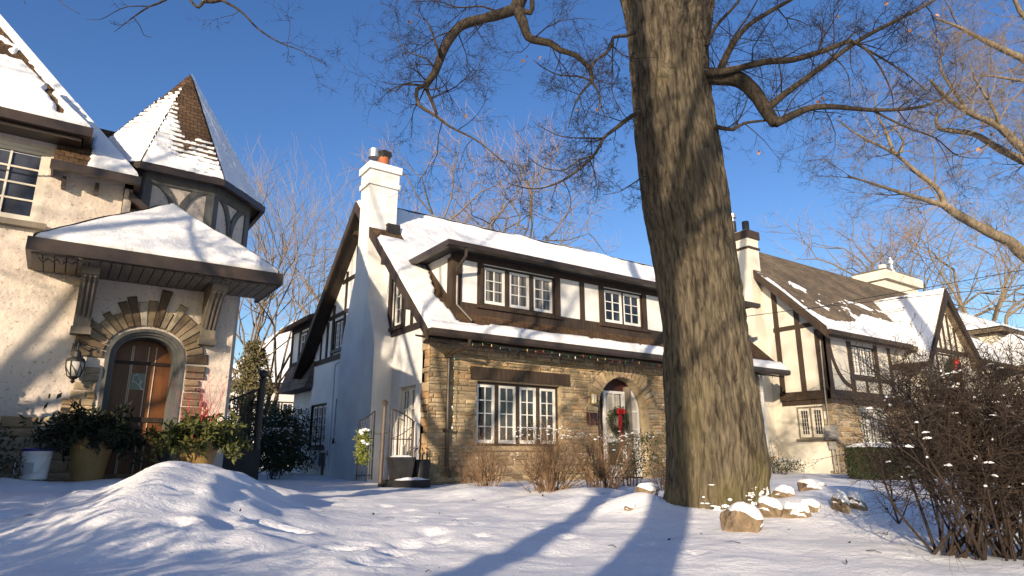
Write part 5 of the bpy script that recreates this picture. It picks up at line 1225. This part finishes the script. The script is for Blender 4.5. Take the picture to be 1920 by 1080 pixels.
# dark planter on a box
pl = thing('square_planter', 'tapered black planter set on a dark step beside the gate', 'planter', (5.72, 12.05, GR)); mb = MB(); q = [(5.50, 11.9), (5.92, 11.9), (5.92, 12.3), (5.50, 12.3)]; cx, cy = 5.71, 12.1
mb.add([V((lerp(cx, a, .75), lerp(cy, b, .75), -.52)) for a, b in q] + [V((a, b, -.12)) for a, b in q] + [V((lerp(cx, a, 1.07), lerp(cy, b, 1.07), -.12)) for a, b in q] + [V((lerp(cx, a, 1.07), lerp(cy, b, 1.07), -.07)) for a, b in q] + [V((lerp(cx, a, .85), lerp(cy, b, .85), -.07)) for a, b in q], [(i + k, (i + 1) % 4 + k, (i + 1) % 4 + 4 + k, i + 4 + k) for k in (0, 4, 8, 12) for i in range(4)] + [(16, 17, 18, 19), (0, 1, 2, 3)]); mb.build('tub', 'pot_dk', pl)
mb = MB(); mb.box((5.42, 11.72, -.8), (6.18, 12.3, -.50)); mb.build('step', 'flash', pl)
mb = MB(); snow_sheet(mb, [(5.5, 11.73, -.5), (6.18, 11.73, -.5), (6.18, 11.95, -.5), (5.5, 11.95, -.5)], lambda p, u, v, s, t: .04 * min(1, min(s, 1 - s, t, 1 - t) * 6) * (1 + n1(p.x * 5, p.y * 5)), .03); snow_sheet(mb, [(5.53, 11.93, -.07), (5.89, 11.93, -.07), (5.89, 12.27, -.07), (5.53, 12.27, -.07)], lambda p, u, v, s, t: .035 * min(1, min(s, 1 - s, t, 1 - t) * 6), .03); mb.build('snow', 'snow', pl, smooth=True, uv=False)
pl = thing('low_planter', 'low dark tub with iron hoops and dusted boughs in front of the stone corner', 'planter', (6.2, 12.2, GR)); mb = MB(); mb.lathe([(.16, -.7), (.19, -.3), (.21, -.14), (.19, -.12)], (6.2, 12.22, 0), 18); mb.build('tub', 'pot_dk', pl)
mb = MB()
for k in range(5): a = k * .9; mb.tube([(6.2 + .2 * math.cos(a), 12.22 + .2 * math.sin(a), -.4), (6.2 + .21 * math.cos(a), 12.22 + .21 * math.sin(a), .06), (6.2 + .10 * math.cos(a), 12.22 + .1 * math.sin(a), .11)], .012, 5)
mb.build('hoop', 'black', pl)
# lamp, plaque and wreath by the front door
c = onY(1113, 748, Y0 - .13); wl = thing('porch_lamp', 'small brass porch lamp on the stone wall left of the arched door', 'lamp', c); mb = MB()
mb.tube([(c.x + .06, Y0 + .0, c.z - .02), (c.x + .05, Y0 - .08, c.z - .12), (c.x, Y0 - .13, c.z - .12)], .012, 6); mb.lathe([(.075, .13), (.06, .15), (.02, .18), (.008, .2)], c, 6); mb.lathe([(.06, -.13), (.075, -.11), (.078, -.10)], c, 6)
for k in range(6): t = k * math.pi / 3; mb.tube([c + V((.07 * math.cos(t), .07 * math.sin(t), -.1)), c + V((.075 * math.cos(t), .075 * math.sin(t), .13))], .008, 4)
mb.build('frame', 'brass', wl); mb = MB(); mb.lathe([(.064, -.10), (.068, .125)], c, 6); mb.build('glass', 'frost', wl)
mb = MB(); fbox(mb, fy, 10.92, 11.26, .70, 1.00, .06, .085); tag(mb.build('wall_plaque', 'maroon'), 'plain dark maroon plaque on the stone wall beside the arched door', 'plaque')
def wreath(c, R_, label, seed, bow=True, nrm=V((0, -1, 0)), leaf='leaf_dk'):
    t = thing('christmas_wreath', label, 'wreath', c); rn = random.Random(seed); mb = MB(); ax = nrm.cross(UP).normalized()
    for k in range(1500):
        a = rn.random() * 6.283; p = V(c) + (ax * math.cos(a) + UP * math.sin(a)) * (R_ + rn.gauss(0, R_ * .19)) + nrm * (.05 + rn.gauss(0, .035)); mb.leaf(p, R_ * .30, R_ * .07, rn)
    mb.build('boughs', leaf, t, uv=False)
    mb = MB(); s_ = R_ / .3
    f = lambda a, b, c_=0: V(c) + ax * a * s_ + UP * b * s_ + nrm * (.13 + c_)
    for sg in (-1, 1):
        n = 10
        for i in range(n):   # tails with gentle folds
            z0, z1 = lerp(.22, -.66, i / n), lerp(.22, -.66, (i + 1) / n); o0, o1 = .012 * math.sin(i * 1.1 + sg), .012 * math.sin((i + 1) * 1.1 + sg)
            w0, w1 = .11 + .02 * math.sin(i * .7), .11 + .02 * math.sin((i + 1) * .7); x0, x1 = sg * .035 + .02 * math.sin(i * .5), sg * .035 + .02 * math.sin((i + 1) * .5)
            mb.poly([f(x0 - w0 / 2, z0, o0 + sg * .008), f(x0 + w0 / 2, z0, o0 + sg * .008 + .02), f(x1 + w1 / 2, z1, o1 + sg * .008 + .02), f(x1 - w1 / 2, z1, o1 + sg * .008)])
        lp = [f(0, .25, .02), f(sg * .07, .33, .05), f(sg * .13, .30, .05), f(sg * .12, .22, .03), f(sg * .04, .22, .03), f(0, .25, .02)]
        mb.tube(lp, [.02, .035, .03, .032, .03, .02], 6)
    mb.blob(f(0, .25, .03), .04 * s_, 1, .1, 1, 2); mb.build('red_bow', 'red', t)
    return t
wreath((12.20, Y0 + .20, .83), .27, 'green wreath with a long red bow hanging on the arched front door', 3)
wreath((28.2, 10.82, 3.05), .42, 'dark wreath with a red bow hung in the pointed front gable', 4)
# strings of christmas lights
ls = thing('christmas_lights', 'string of coloured christmas bulbs drooping under the middle house eave', 'string lights', (7.2, EY, 2.3)); mb = MB(); rn = random.Random(6); bl = {k: MB() for k in 'rgybw'}; pth = []
xx = 7.15; 
while xx < 18: pth.append(V((xx, EY - .03 + rn.uniform(-.02, .02), 2.33 - .06 * abs(math.sin(xx * 2.1)) + rn.uniform(-.03, .03)))); xx += .12
mb.tube(pth, .006, 4)
for i, p in enumerate(pth):
    if i % 2 == 0: bl['rgybw'[rn.randrange(5)]].lathe([(.003, 0), (.010, -.014), (.012, -.035), (.007, -.058), (.002, -.07)], p, 7)
p2 = [V((6.98, Y0 - .2, 2.1)), V((7.0, Y0 - .18, 1.5)), V((6.985, Y0 - .18, .9)), V((7.0, Y0 - .18, .3))]; p2, _ = resample(p2, [1] * 4, .1); mb.tube(p2, .006, 4)
for i, p in enumerate(p2):
    if i % 2: bl['rgybw'[rn.randrange(5)]].lathe([(.003, 0), (.010, -.014), (.012, -.035), (.007, -.058), (.002, -.07)], p + V((rn.uniform(-.03, .03), -.02, 0)), 7)
mb.build('cord', 'wire', ls, uv=False)
for k, m_ in bl.items(): m_.build('bulbs', 'bulb_' + k, ls, uv=False)['kind'] = 'stuff'
ls = thing('icicle_lights', 'fine cord of unlit icicle lights looped under the snowy porch roof edge', 'string lights', (0, PY, 2.4)); mb = MB(); rn = random.Random(16)
pth = [V((lerp(-.5, 2.4, i / 60), PY - .06 + rn.uniform(-.01, .01), 2.44 + rn.uniform(-.025, .02))) for i in range(61)]; mb.tube(pth, .005, 4)
for p in pth[::2]: mb.tube([p, p + V((rn.uniform(-.03, .03), 0, -rn.uniform(.04, .11)))], .004, 3)
for k in range(5): mb.tube([V((-.48 + .1 * k, PY + .1, 2.42)), V((-.43 + .1 * k, PY + .1, 2.36 + .03 * (k % 2))), V((-.38 + .1 * k, PY + .1, 2.43))], .009, 4)
mb.build('cord', 'black', ls, uv=False)
# overhead wires
for name, lab, pts in (('power_line', 'upper overhead wire sagging across the right house roof', [(1925, 505), (1750, 537), (1600, 563), (1515, 580)]), ('power_line', 'lower overhead wire reaching across the right house to the chimney side', [(1925, 534), (1750, 553), (1520, 578), (1400, 593)])):
    P_ = px(pts, 16.0, 15.0); P_ = [atD(2300, 440, 17)] + P_ if 'upper' in lab else [atD(2300, 480, 17)] + P_
    a, _ = resample(P_, [1] * len(P_), .5); mb = MB(); mb.tube(a, .009, 5); tag(mb.build(name, 'black', uv=False), lab, 'wire')

# ================================================================ planting
def shrub(name, label, base, H_, W_, rnd, n=26, mat='twig_bush', lv=2, r=.011, group=None, snow=0, up=.05, cat='shrub', dens=1.1, leafs=None, splay=.5, top=None):
    t = thing(name, label, cat, base, group); mb = MB()
    for k in range(n):
        a = rnd.random() * 6.283; s_ = abs(rnd.gauss(0, 1)) * splay; b0 = V(base) + V((math.cos(a), math.sin(a), 0)) * W_ * .18 * rnd.random(); b0.z = gz(b0.x, b0.y, False) - .05
        grow(mb, b0, V((math.cos(a) * s_, math.sin(a) * s_, 1)), H_ * rnd.uniform(.65, 1.05), r * rnd.uniform(.6, 1.2), lv, rnd, .22, up, dens, ratio=.5)
    mb.build('branches', mat, t, uv=False)
    if leafs:
        lf = MB()
        for k in range(leafs[1]):
            p = V(base) + V((rnd.gauss(0, W_ * .34), rnd.gauss(0, W_ * .34), H_ * rnd.uniform(.15, .95)))
            c_ = n1(p.x * 3.5, p.y * 3.5, p.z * 3.5)
            if c_ < -.05: continue
            for _ in range(4): lf.leaf(p + V((rnd.gauss(0, .03), rnd.gauss(0, .03), rnd.gauss(0, .03))), leafs[2], leafs[2] * .5, rnd)
        lf.build('foliage', leafs[0], t, uv=False)
    if snow:
        sn = MB()
        for k in range(snow):
            a = rnd.random() * 6.283; q = math.sqrt(rnd.random()); z = H_ * (rnd.uniform(.82, .98) if rnd.random() < .7 else rnd.uniform(.4, .8)) * (top or 1)
            p = V(base) + V((math.cos(a) * q * W_ * .5, math.sin(a) * q * W_ * .5, z)); s_ = rnd.uniform(.4, 1.2) * (.62 if H_ < 1.1 else 1); sn.blob(p, (.035 * s_, .03 * s_, .013 * s_), k, .6, 2, 2)
        sn.build('snow', 'snow', t, smooth=True, uv=False)['kind'] = 'stuff'
    return t
rn = random.Random(77)
def gp(x, y): p = onZ(x, y, -.58); return (p.x, p.y, gz(p.x, p.y, False))
shrub('bare_shrub', 'small tan bare shrub below the left end of the stone front window', gp(915, 915), .95, .9, rn, 34, splay=.34, lv=2, group='bare shrubs in front of the stone house')
shrub('bare_shrub', 'widest tan bare shrub, snow along its top, below the front window', gp(1030, 928), .92, 1.25, rn, 64, splay=.55, snow=70, group='bare shrubs in front of the stone house')
shrub('bare_shrub', 'tan bare shrub with low splayed stems, between the front window and the arched door', gp(1128, 928), .85, 1.2, rn, 52, splay=.62, snow=50, group='bare shrubs in front of the stone house')
p = onZ(1165, 900, -.58); shrub('evergreen_shrub', 'dark leafy evergreen shrub dusted with snow in front of the arched door', (9.3, 9.4, -.55), .95, 1.0, rn, 18, 'twig_dark', 1, leafs=('leaf_dk', 900, .05), snow=60, splay=.3)
shrub('low_twigs', 'low tangle of bare twigs and snow close by the left foot of the oak', (8.6, 7.9, gz(8.6, 7.9, False)), .55, 1.2, rn, 26, splay=1.1, r=.009, snow=20)
shrub('evergreen_shrub', 'olive leafy shrub at the right of the arched door behind the oak trunk', (12.6, 11.3, -.6), 1.05, .8, rn, 14, 'twig_bush', 1, leafs=('leaf_ol', 420, .05), splay=.3)
shrub('creeper_twigs', 'thin tan twigs climbing round the foot of the brown downspout', (7.25, 12.2, -.6), .6, .6, rn, 18, splay=.7, r=.006)
shrub('foundation_shrub', 'small dark evergreen with snow at the left edge by the stone plinth', (-.85, 9.9, -.4), .75, .7, random.Random(61), 12, 'twig_dark', 1, leafs=('leaf_dk', 700, .06), snow=40, splay=.4)
shrub('foundation_shrub', 'evergreen shrub against the left house wall outside the picture', (-2.6, 9.2, -.45), 1.55, 2.0, random.Random(62), 14, 'twig_dark', 1, leafs=('leaf_dk', 4200, .10), splay=.4)
shrub('foundation_shrub', 'second evergreen shrub farther along the left house wall outside the picture', (-4.6, 8.4, -.5), 1.9, 2.2, random.Random(63), 14, 'twig_dark', 1, leafs=('leaf_dk', 4200, .12), splay=.4)
# big dark shrub at the right
bs = onZ(1850, 1040, -.62); b0 = V((bs.x, bs.y, gz(bs.x, bs.y, False)))
bt = thing('big_dark_shrub', 'big dark many stemmed shrub with snow flecks at the right edge of the lawn', 'shrub', b0); mb = MB(); sn = MB(); rn = random.Random(88)
def stemp(x0, y0, x1, y1, d0, d1, r):
    a, b = atD(x0, y0, d0), atD(x1, y1, d1); a.z = gz(a.x, a.y, False) - .03; m = a.lerp(b, .5) + V((rn.gauss(0, .05), rn.gauss(0, .05), rn.gauss(0, .03)))
    path, ro = resample([a, m, b], [r, r * .8, r * .5], .08); mb.tube(path, ro, 6)
    return path
for k in range(70):
    x0 = rn.choice((1765, 1800, 1840, 1885, 1930, 1985)) + rn.gauss(0, 16); t = rn.random(); x1 = lerp(1650, 2120, t) + rn.gauss(0, 22) if k % 2 else x0 + rn.gauss(-30, 70); x1 = max(1650, x1)
    d0 = 4.25 - (x0 - 1800) * .0012 + rn.uniform(-.12, .3); d1 = d0 + rn.uniform(-.35, .55)
    pth = stemp(x0, 1030, x1, rn.uniform(700, 860), d0, d1, rn.uniform(.006, .011))
    for j in range(15):
        q = pth[int(len(pth) * rn.uniform(.42, .99))]; grow(mb, q, V((rn.gauss(0, .8), rn.gauss(0, .8), rn.gauss(.55, .5))), rn.uniform(.18, .5), .0042, 2, rn, .3, .04, 1.0)
    for j in range(7):
        if rn.random() < .42:
            q = pth[int(len(pth) * rn.uniform(.66, .99))]; 
            for _ in range(2):
                a_q = q + V((rn.gauss(0, .05), rn.gauss(0, .05), rn.gauss(.03, .05))); d_q = V((rn.gauss(0, 1), rn.gauss(0, 1), rn.gauss(0, .14))).normalized() * rn.uniform(.008, .035)
                sn.tube([a_q - d_q, a_q - d_q * .3 + UP * .004, a_q + d_q * .4 + UP * .003, a_q + d_q], [.002, rn.uniform(.004, .010), rn.uniform(.004, .009), .002], 5)
mb.build('branches', 'twig_dark', bt, uv=False); sn.build('snow', 'snow', bt, smooth=True, uv=False)['kind'] = 'stuff'
# bare sapling
c = gp(1685, 982); sp = MB(); rn = random.Random(4); p = V(c)
grow(sp, p, (-.12, 0, 1), .62, .011, 2, rn, .3, .03, 1.3); grow(sp, p, (.3, -.3, .9), .4, .008, 1, rn, .3); grow(sp, p, (-.5, .3, .7), .36, .007, 1, rn, .3)
tag(sp.build('bare_sapling', 'twig', uv=False), 'small bare reddish sapling sticking out of the snow between rocks and dark shrub', 'sapling')
# hedge at the right house
def hedge(name, label, lo, hi, n, mat, ls_, cat='hedge'):
    t = thing(name, label, cat, ((lo[0] + hi[0]) / 2, (lo[1] + hi[1]) / 2, lo[2])); mb = MB(); rn = random.Random(12)
    for k in range(n):
        p = V((rn.uniform(lo[0], hi[0]), rn.uniform(lo[1], hi[1]), rn.uniform(lo[2], hi[2])))
        f = rn.randrange(4)
        if f == 0: p.y = lo[1] + abs(rn.gauss(0, .05))
        elif f == 1: p.x = lo[0] + abs(rn.gauss(0, .05))
        elif f == 2: p.z = hi[2] - abs(rn.gauss(0, .04))
        p += V((.05 * n1(p.x * 3, p.z * 3, 1), .05 * n1(p.x * 3, p.z * 3, 2), 0)); mb.leaf(p, ls_, ls_ * .5, rn)
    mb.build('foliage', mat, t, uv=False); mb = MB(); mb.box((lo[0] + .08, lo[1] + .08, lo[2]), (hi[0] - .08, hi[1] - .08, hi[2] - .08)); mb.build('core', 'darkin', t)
    sn = MB(); snow_sheet(sn, [(lo[0], lo[1], hi[2]), (hi[0], lo[1], hi[2]), (hi[0], hi[1], hi[2]), (lo[0], hi[1], hi[2])], lambda p, u, v, s, t_: .10 * min(1, min(s * (hi[0] - lo[0]), (1 - s) * (hi[0] - lo[0]), t_ * (hi[1] - lo[1]), (1 - t_) * (hi[1] - lo[1])) * 6 + .1) * (1 + .5 * n1(p.x * 3, p.y * 3)), .05); sn.build('snow', 'snow', t, smooth=True, uv=False)
hl = onZ(1583, 898, -.6); hedge('clipped_hedge', 'clipped dark green hedge with a snow top before the right house', (16.2, 8.2, -.6), (20.4, 8.9, .14), 16000, 'leaf_dk', .055)
# plants against the right house side wall
shrub('dried_plants', 'dried brown stalks with snow against the sunlit side wall of the right house', (19.3, 13.0, -.6), 1.15, .9, random.Random(5), 12, 'twig', 1, leafs=('leaf_br', 26, .09), snow=14, splay=.5)
shrub('low_evergreen', 'low dark evergreen clump half under snow left of the meter', (18.6, 12.2, -.6), .45, 1.0, random.Random(6), 8, 'twig_dark', 1, leafs=('leaf_dk', 400, .05), snow=80, splay=.6)
# shaded evergreens in the gap and the sunlit conifer
shrub('shaded_evergreen', 'tall dark evergreen shrub with snow pads in the shade by the rear wing', (5.4, 19.6, -.6), 1.7, 1.3, random.Random(7), 14, 'twig_dark', 1, leafs=('leaf_dk', 1900, .09), snow=110, splay=.25)
shrub('shaded_evergreen', 'lower dark shrub with snow pads behind the stair railing', (4.7, 17.2, -.6), 1.25, 1.2, random.Random(17), 14, 'twig_dark', 1, leafs=('leaf_dk', 1500, .08), snow=110, splay=.3)
shrub('shaded_evergreen', 'dark ivy like shrub against the shaded side wall window', (6.0, 21.3, -.6), 2.1, 1.1, random.Random(18), 14, 'twig_dark', 1, leafs=('leaf_dk', 1700, .09), snow=20, splay=.2)
cf = thing('conifer_tree', 'sunlit olive conifer standing in the gap before the snowy garage roof', 'tree', (5.6, 24.5, GR)); mb = MB(); rn = random.Random(23); st = MB(); st.tube([(5.6, 24.5, -.8), (5.65, 24.5, 4.0)], [.12, .02], 8)
for k in range(4200):
    z = rn.uniform(-.3, 1) ** 1.0 * 3.9; R_ = .25 + 1.15 * (1 - max(0, z) / 4.1); a = rn.random() * 6.283; q = R_ * (rn.random() ** .6); p = V((5.6 + q * math.cos(a), 24.5 + q * math.sin(a), z + .15 * q))
    if n1(p.x * 2.6, p.y * 2.6, p.z * 2.2) < -.12: continue
    for _ in range(3): mb.leaf(p + V((rn.gauss(0, .04),) * 3), .14, .05, rn)
st.build('trunk', 'twig', cf); mb.build('crown', 'leaf_ol', cf, uv=False)
# driveway lumps: ploughed snow chunks
# rocks round the oak
rk = [(1395, 996, 5.45, .36, .24, .25, 'largest tan rock, nearest to the camera with a sloping snow cap'), (1441, 966, 6.0, .25, .20, .21, 'rounded tan rock just behind the largest one'), (1492, 974, 5.9, .30, .16, .15, 'low long tan rock between the rounded rock and the hump'), (1518, 962, 6.15, .20, .14, .13, 'small tan rock tucked behind the low long one'), (1468, 938, 6.9, .28, .18, .15, 'flat rock at the right foot of the oak mostly under snow'), (1522, 926, 7.3, .34, .2, .14, 'farther flat tan rock with a broad snow cap on the hump'), (1578, 966, 6.2, .17, .15, .2, 'upright grey rock leaning at the right end of the row'), (1606, 964, 6.35, .22, .16, .18, 'dark squarish rock closing the right end of the row'), (1212, 940, 7.1, .26, .18, .15, 'tan rock left of the oak with snow on top'), (1180, 950, 6.6, .12, .1, .08, 'little tan rock showing through snow left of the oak'), (496, 902, 8.2, .3, .2, .16, 'tan rock in ploughed snow at the driveway edge')]
rn = random.Random(55)
for i, (x, y, d, a, b, c, lab) in enumerate(rk):
    p = atD(x, y, d); g = gz(p.x, p.y, False); p.z = g + .02; a *= .84; b *= .84; c *= .72; p.z -= .045; t = thing('garden_rock', lab, 'rock', p, 'rocks set in the snow')
    mb = MB(); vs, fs = ICO(4); R_ = Matrix.Rotation(rn.random() * 6.28, 3, 'Z'); out = []; cap = []; keep = []
    for v in vs:
        q = R_ @ v; k = 1 + .22 * n1(v.x * 1.3 + i * 9, v.y * 1.3, v.z * 1.3) + .06 * n1(v.x * 4, v.y * 4 + i, v.z * 4); 
        for pl_ in range(7):      # flat facets
            nn = V((math.cos(pl_ * 1.17 + i * 1.7), math.sin(pl_ * 1.17 + i * 1.7), .45 * math.sin(pl_ * 2.3 + i))).normalized(); dd = q.dot(nn) * k
            if dd > .74: q = q - nn * (dd - .74) / k * .92
        w_ = RT * q.x * a * .62 * k + FW * q.y * b * .7 * k + UP * (q.z * c * k * .8 + c * .35); out.append(p + w_)
        tilt = q.z + .35 * q.x - .12 * (1 if i == 0 else .3) ; cap.append(p + w_ * (1.0) + (UP * (.034 * smooth(.36, .6, tilt + .16 * n1(v.x * 3, v.y * 3, i)))) - UP * .012); keep.append(tilt > .2)
    mb.add(out, fs); mb.build('stone', 'rock', t, smooth=True, uv=False); mb = MB(); mb.add(cap, [f for f in fs if any(keep[j] for j in f)]); mb.build('snow_cap', 'gsnow', t, smooth=True, uv=False)['kind'] = 'stuff'

# ================================================================ bare trees behind and around
def bg(x, y, d): p = atD(x, y, d); return V((p.x, p.y, GR))
B = bare_tree
B('bare_tree', 'slender multi stemmed bare tree rising right of the turret', bg(480, 800, 24), 9.5, random.Random(1), .09, .22, 4, 'twig_pale', 'twig_pale', lv=4, spread=.35, stems=4, tw_r=.007)
B('bare_tree', 'pinkish bare tree left of the white chimney', bg(625, 800, 42), 12.5, random.Random(2), .24, .25, 5, lv=5, spread=.72, tw_r=.010, dens=1.3)
B('bare_tree', 'broad pinkish bare tree rounded above the long snowy ridge', bg(865, 800, 46), 18.5, random.Random(12), .34, .3, 7, lv=5, spread=.78, tw_r=.011, dens=1.45)
B('bare_tree', 'thin bare tree seen low through the gap by the garage', bg(545, 800, 36), 7.5, random.Random(4), .16, .22, 4, 'twig_pale', 'twig_far', lv=4, spread=.7, tw_r=.011)
B('bare_tree', 'small pinkish bare tree just above the middle of the right house ridge', bg(1600, 800, 58), 15.5, random.Random(5), .3, .25, 5, lv=5, spread=.7, tw_r=.015)
B('bare_tree', 'big tan bare tree between the rear chimney and the pointed gable', bg(1755, 800, 52), 18.5, random.Random(6), .38, .22, 6, 'limb2', 'twig_far', lv=5, spread=.75, tw_r=.014, dens=1.2)
B('bare_tree', 'bare tree filling the sky above the far houses at the right', bg(1880, 800, 46), 16, random.Random(8), .32, .22, 5, 'limb2', 'twig_far', lv=5, spread=.75, tw_r=.013)
B('bare_tree', 'pale bare tree behind the chimney end of the right house ridge', bg(1500, 800, 70), 15, random.Random(9), .3, .25, 5, 'limb2', 'twig_far', lv=4, spread=.7, tw_r=.016)
# the neighbouring tree whose limbs reach in from the right
rt = thing('maple_tree', 'bare tree with sunlit limbs reaching into the sky from the right edge', 'tree', (0, 0, 0)); rb = atD(2420, 840, 9.5); rt.location = V((rb.x, rb.y, GR))
low, tw = MB(), MB(); rnd = random.Random(31); T2 = (6.0, .8, .010, 3)
tk = [V((rb.x, rb.y, -.8)), V((rb.x, rb.y, 1.5)), V((rb.x + .05, rb.y, 4)), V((rb.x + .2, rb.y + .1, 7)), V((rb.x + .2, rb.y + .3, 11))]
trk = MB(); q, ro = resample(tk, [.5, .42, .36, .24, .1], .2); trk.tube(q, ro, 20); trk.build('trunk', 'limb2', rt, smooth=True, uv=False)
S = lambda z: V((rb.x + .04, rb.y, z))
a = [S(1.6)] + px([(2150, 600), (1990, 522), (1920, 478), (1896, 455), (1860, 438), (1805, 408), (1772, 386)], 9.4, 8.6); limb(low, tw, a, .12, .056, rnd, (2.5, .6, .009, 3), 11, .35)
limb(low, tw, [a[-1]] + px([(1758, 355), (1710, 315), (1676, 287), (1635, 267), (1595, 244), (1570, 222)], 8.6, 8.2), .046, .006, rnd, T2, 9)
limb(low, tw, [a[-1]] + px([(1740, 376), (1706, 366), (1660, 352), (1632, 343), (1590, 330)], 8.6, 8.2), .044, .012, rnd, T2, 9)
b = px([(1676, 287), (1690, 285), (1692, 262), (1676, 240), (1660, 225)], 8.4); limb(low, tw, b, .022, .006, rnd, T2, 7)
limb(low, tw, px([(1676, 287), (1658, 240), (1645, 215), (1638, 180)], 8.4), .028, .006, rnd, T2, 7)
a = [S(2.8)] + px([(2120, 420), (2000, 340), (1920, 281), (1872, 237), (1817, 211), (1772, 181), (1745, 150)], 9.3, 8.2); limb(low, tw, a, .11, .02, rnd, T2, 10, .35)
limb(low, tw, [a[5]] + px([(1775, 150), (1762, 120), (1768, 90), (1745, 60)], 8.4), .03, .006, rnd, T2, 7)
limb(low, tw, [a[4]] + px([(1868, 215), (1845, 175), (1830, 150), (1815, 110)], 8.6), .034, .006, rnd, T2, 7)
a = [S(2.6)] + px([(2140, 440), (2010, 345), (1920, 302), (1872, 278), (1828, 252), (1790, 246), (1758, 239), (1756, 210)], 9.5, 8.7); limb(low, tw, a, .10, .018, rnd, T2, 10, .4)
a = [S(4.5)] + px([(2150, 250), (2000, 150), (1920, 111), (1872, 89), (1828, 67), (1791, 48), (1755, 35)], 9.6, 8.8); limb(low, tw, a, .10, .012, rnd, T2, 10, .4)
a = [S(5.2)] + px([(2150, 170), (1985, 90), (1920, 31), (1905, 5), (1885, -30)], 9.4, 9); limb(low, tw, a, .07, .02, rnd, T2, 9, .4)
a = [S(3.4)] + px([(2140, 330), (2000, 215), (1940, 160), (1895, 148), (1850, 142), (1835, 143)], 9.2, 8.8); limb(low, tw, a, .05, .008, rnd, T2, 8, .4)
low.build('limb', 'limb2', rt, smooth=True, uv=False); tw.build('crown', 'twig_pale', rt, uv=False)
# street trees behind the camera: their shadows lie over lawn, oak and houses
def street_tree(label, g, t, r, fork, seed, H_=13, straight=1.0):
    p = V((g.x, g.y, GR)) + SH * t; tt = thing('street_tree', label, 'tree', p); rnd = random.Random(seed); low, tw = MB(), MB()
    f = p + UP * fork; side = SH.cross(UP)
    trk = MB(); q, ro = resample([p - UP * .2, p + UP * fork * .5, f], [r * 1.12, r, r * .95], .2); trk.tube(q, ro, 16); trk.build('trunk', 'limb', tt, smooth=True, uv=False)
    for k, (s_, z) in enumerate(((1, 1), (-1, 1), (.3, 1.2), (-.55, .9), (.8, .35), (-.9, .4))):
        e = side * s_ * (straight if k == 0 else 1.0) + SH * rnd.uniform(-.5, .5); pts = [f - UP * .15, f + e * .35 + UP * .7 * z, f + e * 1.1 + UP * 2.2 * z, f + e * 2.1 + UP * (H_ - fork) * .5 * z, f + e * 2.9 + UP * (H_ - fork) * .8 * z]
        limb(low, tw, pts, r * (.92 if k == 0 and straight < .5 else .62 if k < 2 else .34), .05 if straight < .5 and k == 0 else .02, rnd, (3.0, 1.3, .016, 3), 9, .15)
    low.build('limb', 'limb', tt, smooth=True, uv=False); tw.build('crown', 'twig', tt, uv=False)
G1 = onZ(1135, 1080, -.6); G2 = onZ(905, 1050, -.6)
street_tree('bare forked street tree behind the camera shading the oak', G1 - SH.cross(UP) * .10, 7.5, .21, 5.0, 3, straight=.04)
street_tree('slim bare street tree behind the camera shading the lawn', G2, 11.0, .14, 3.6, 5)
street_tree('bare street tree behind the camera shading the left house', V((-1.0, 10.8, 0)), 10.5, .26, 3.4, 7)
street_tree('bare street tree far to the left shading the snowy roofs', V((9, 14, 0)), 17.5, .24, 3.9, 9)

street_tree('bare street tree far behind the camera shading the right house', V((22, 12, 0)), 34, .3, 4.2, 15)
shrub('added_shade_shrub', 'unseen dense evergreen shrub added at the left to shade the arched entrance', (-3.3, 7.2, -.6), 2.1, 1.7, random.Random(66), 14, 'twig_dark', 1, leafs=('leaf_shade', 6500, .10), splay=.35)  # unseen, added between sun and doorway to darken the entrance
lt_ = MB(); rn = random.Random(91)
for k in range(70):
    r0, f0 = rn.uniform(-4, 5), rn.uniform(3.6, 9.5); p = RT * r0 + FW * f0; z = gz(p.x, p.y) + .006
    if k % 3: lt_.leaf(V((p.x, p.y, z)), rn.uniform(.02, .05), rn.uniform(.012, .03), rn)
    else: d = V((rn.gauss(0, 1), rn.gauss(0, 1), 0)).normalized() * rn.uniform(.03, .12); lt_.tube([V((p.x, p.y, z)), V((p.x, p.y, z + .01)) + d * .5, V((p.x, p.y, z)) + d], [.003, .0028, .0015], 4)
lo_ = lt_.build('fallen_twigs_and_leaves', 'twig', uv=False); lo_['kind'] = 'stuff'; lo_['label'] = 'scattered fallen twigs and dead leaves lying on the snow'; lo_['category'] = 'litter'
# unseen hedge added left of the camera to shade the near snow
hg = thing('added_shade_hedge', 'unseen ragged evergreen hedge added left of the camera to shade the snow', 'hedge', (-4.6, 3, GR)); mb = MB(); rn = random.Random(70)
for k in range(21000):
    y = rn.uniform(-1.6, 6.6); top_ = 1.0 + .32 * n1(y * 1.1, 4) + .12 * n1(y * 3.3, 2); p = V((-4.6 + rn.gauss(0, .3) + .35 * (3 - y) * -.12, y, lerp(-.6, top_, rn.random() ** .8)))
    if n1(p.x * 2, p.y * 2.2, p.z * 2) > .38: continue
    mb.leaf(p, .10, .05, rn)
mb.build('foliage', 'leaf_dk', hg, uv=False); mb = MB()
for k in range(40): y = rn.uniform(-1.5, 6.5); grow(mb, (-4.6, y, -.7), (rn.gauss(0, .2), rn.gauss(0, .2), 1), 1.0, .012, 1, rn, .2)
mb.build('branches', 'twig_dark', hg, uv=False)
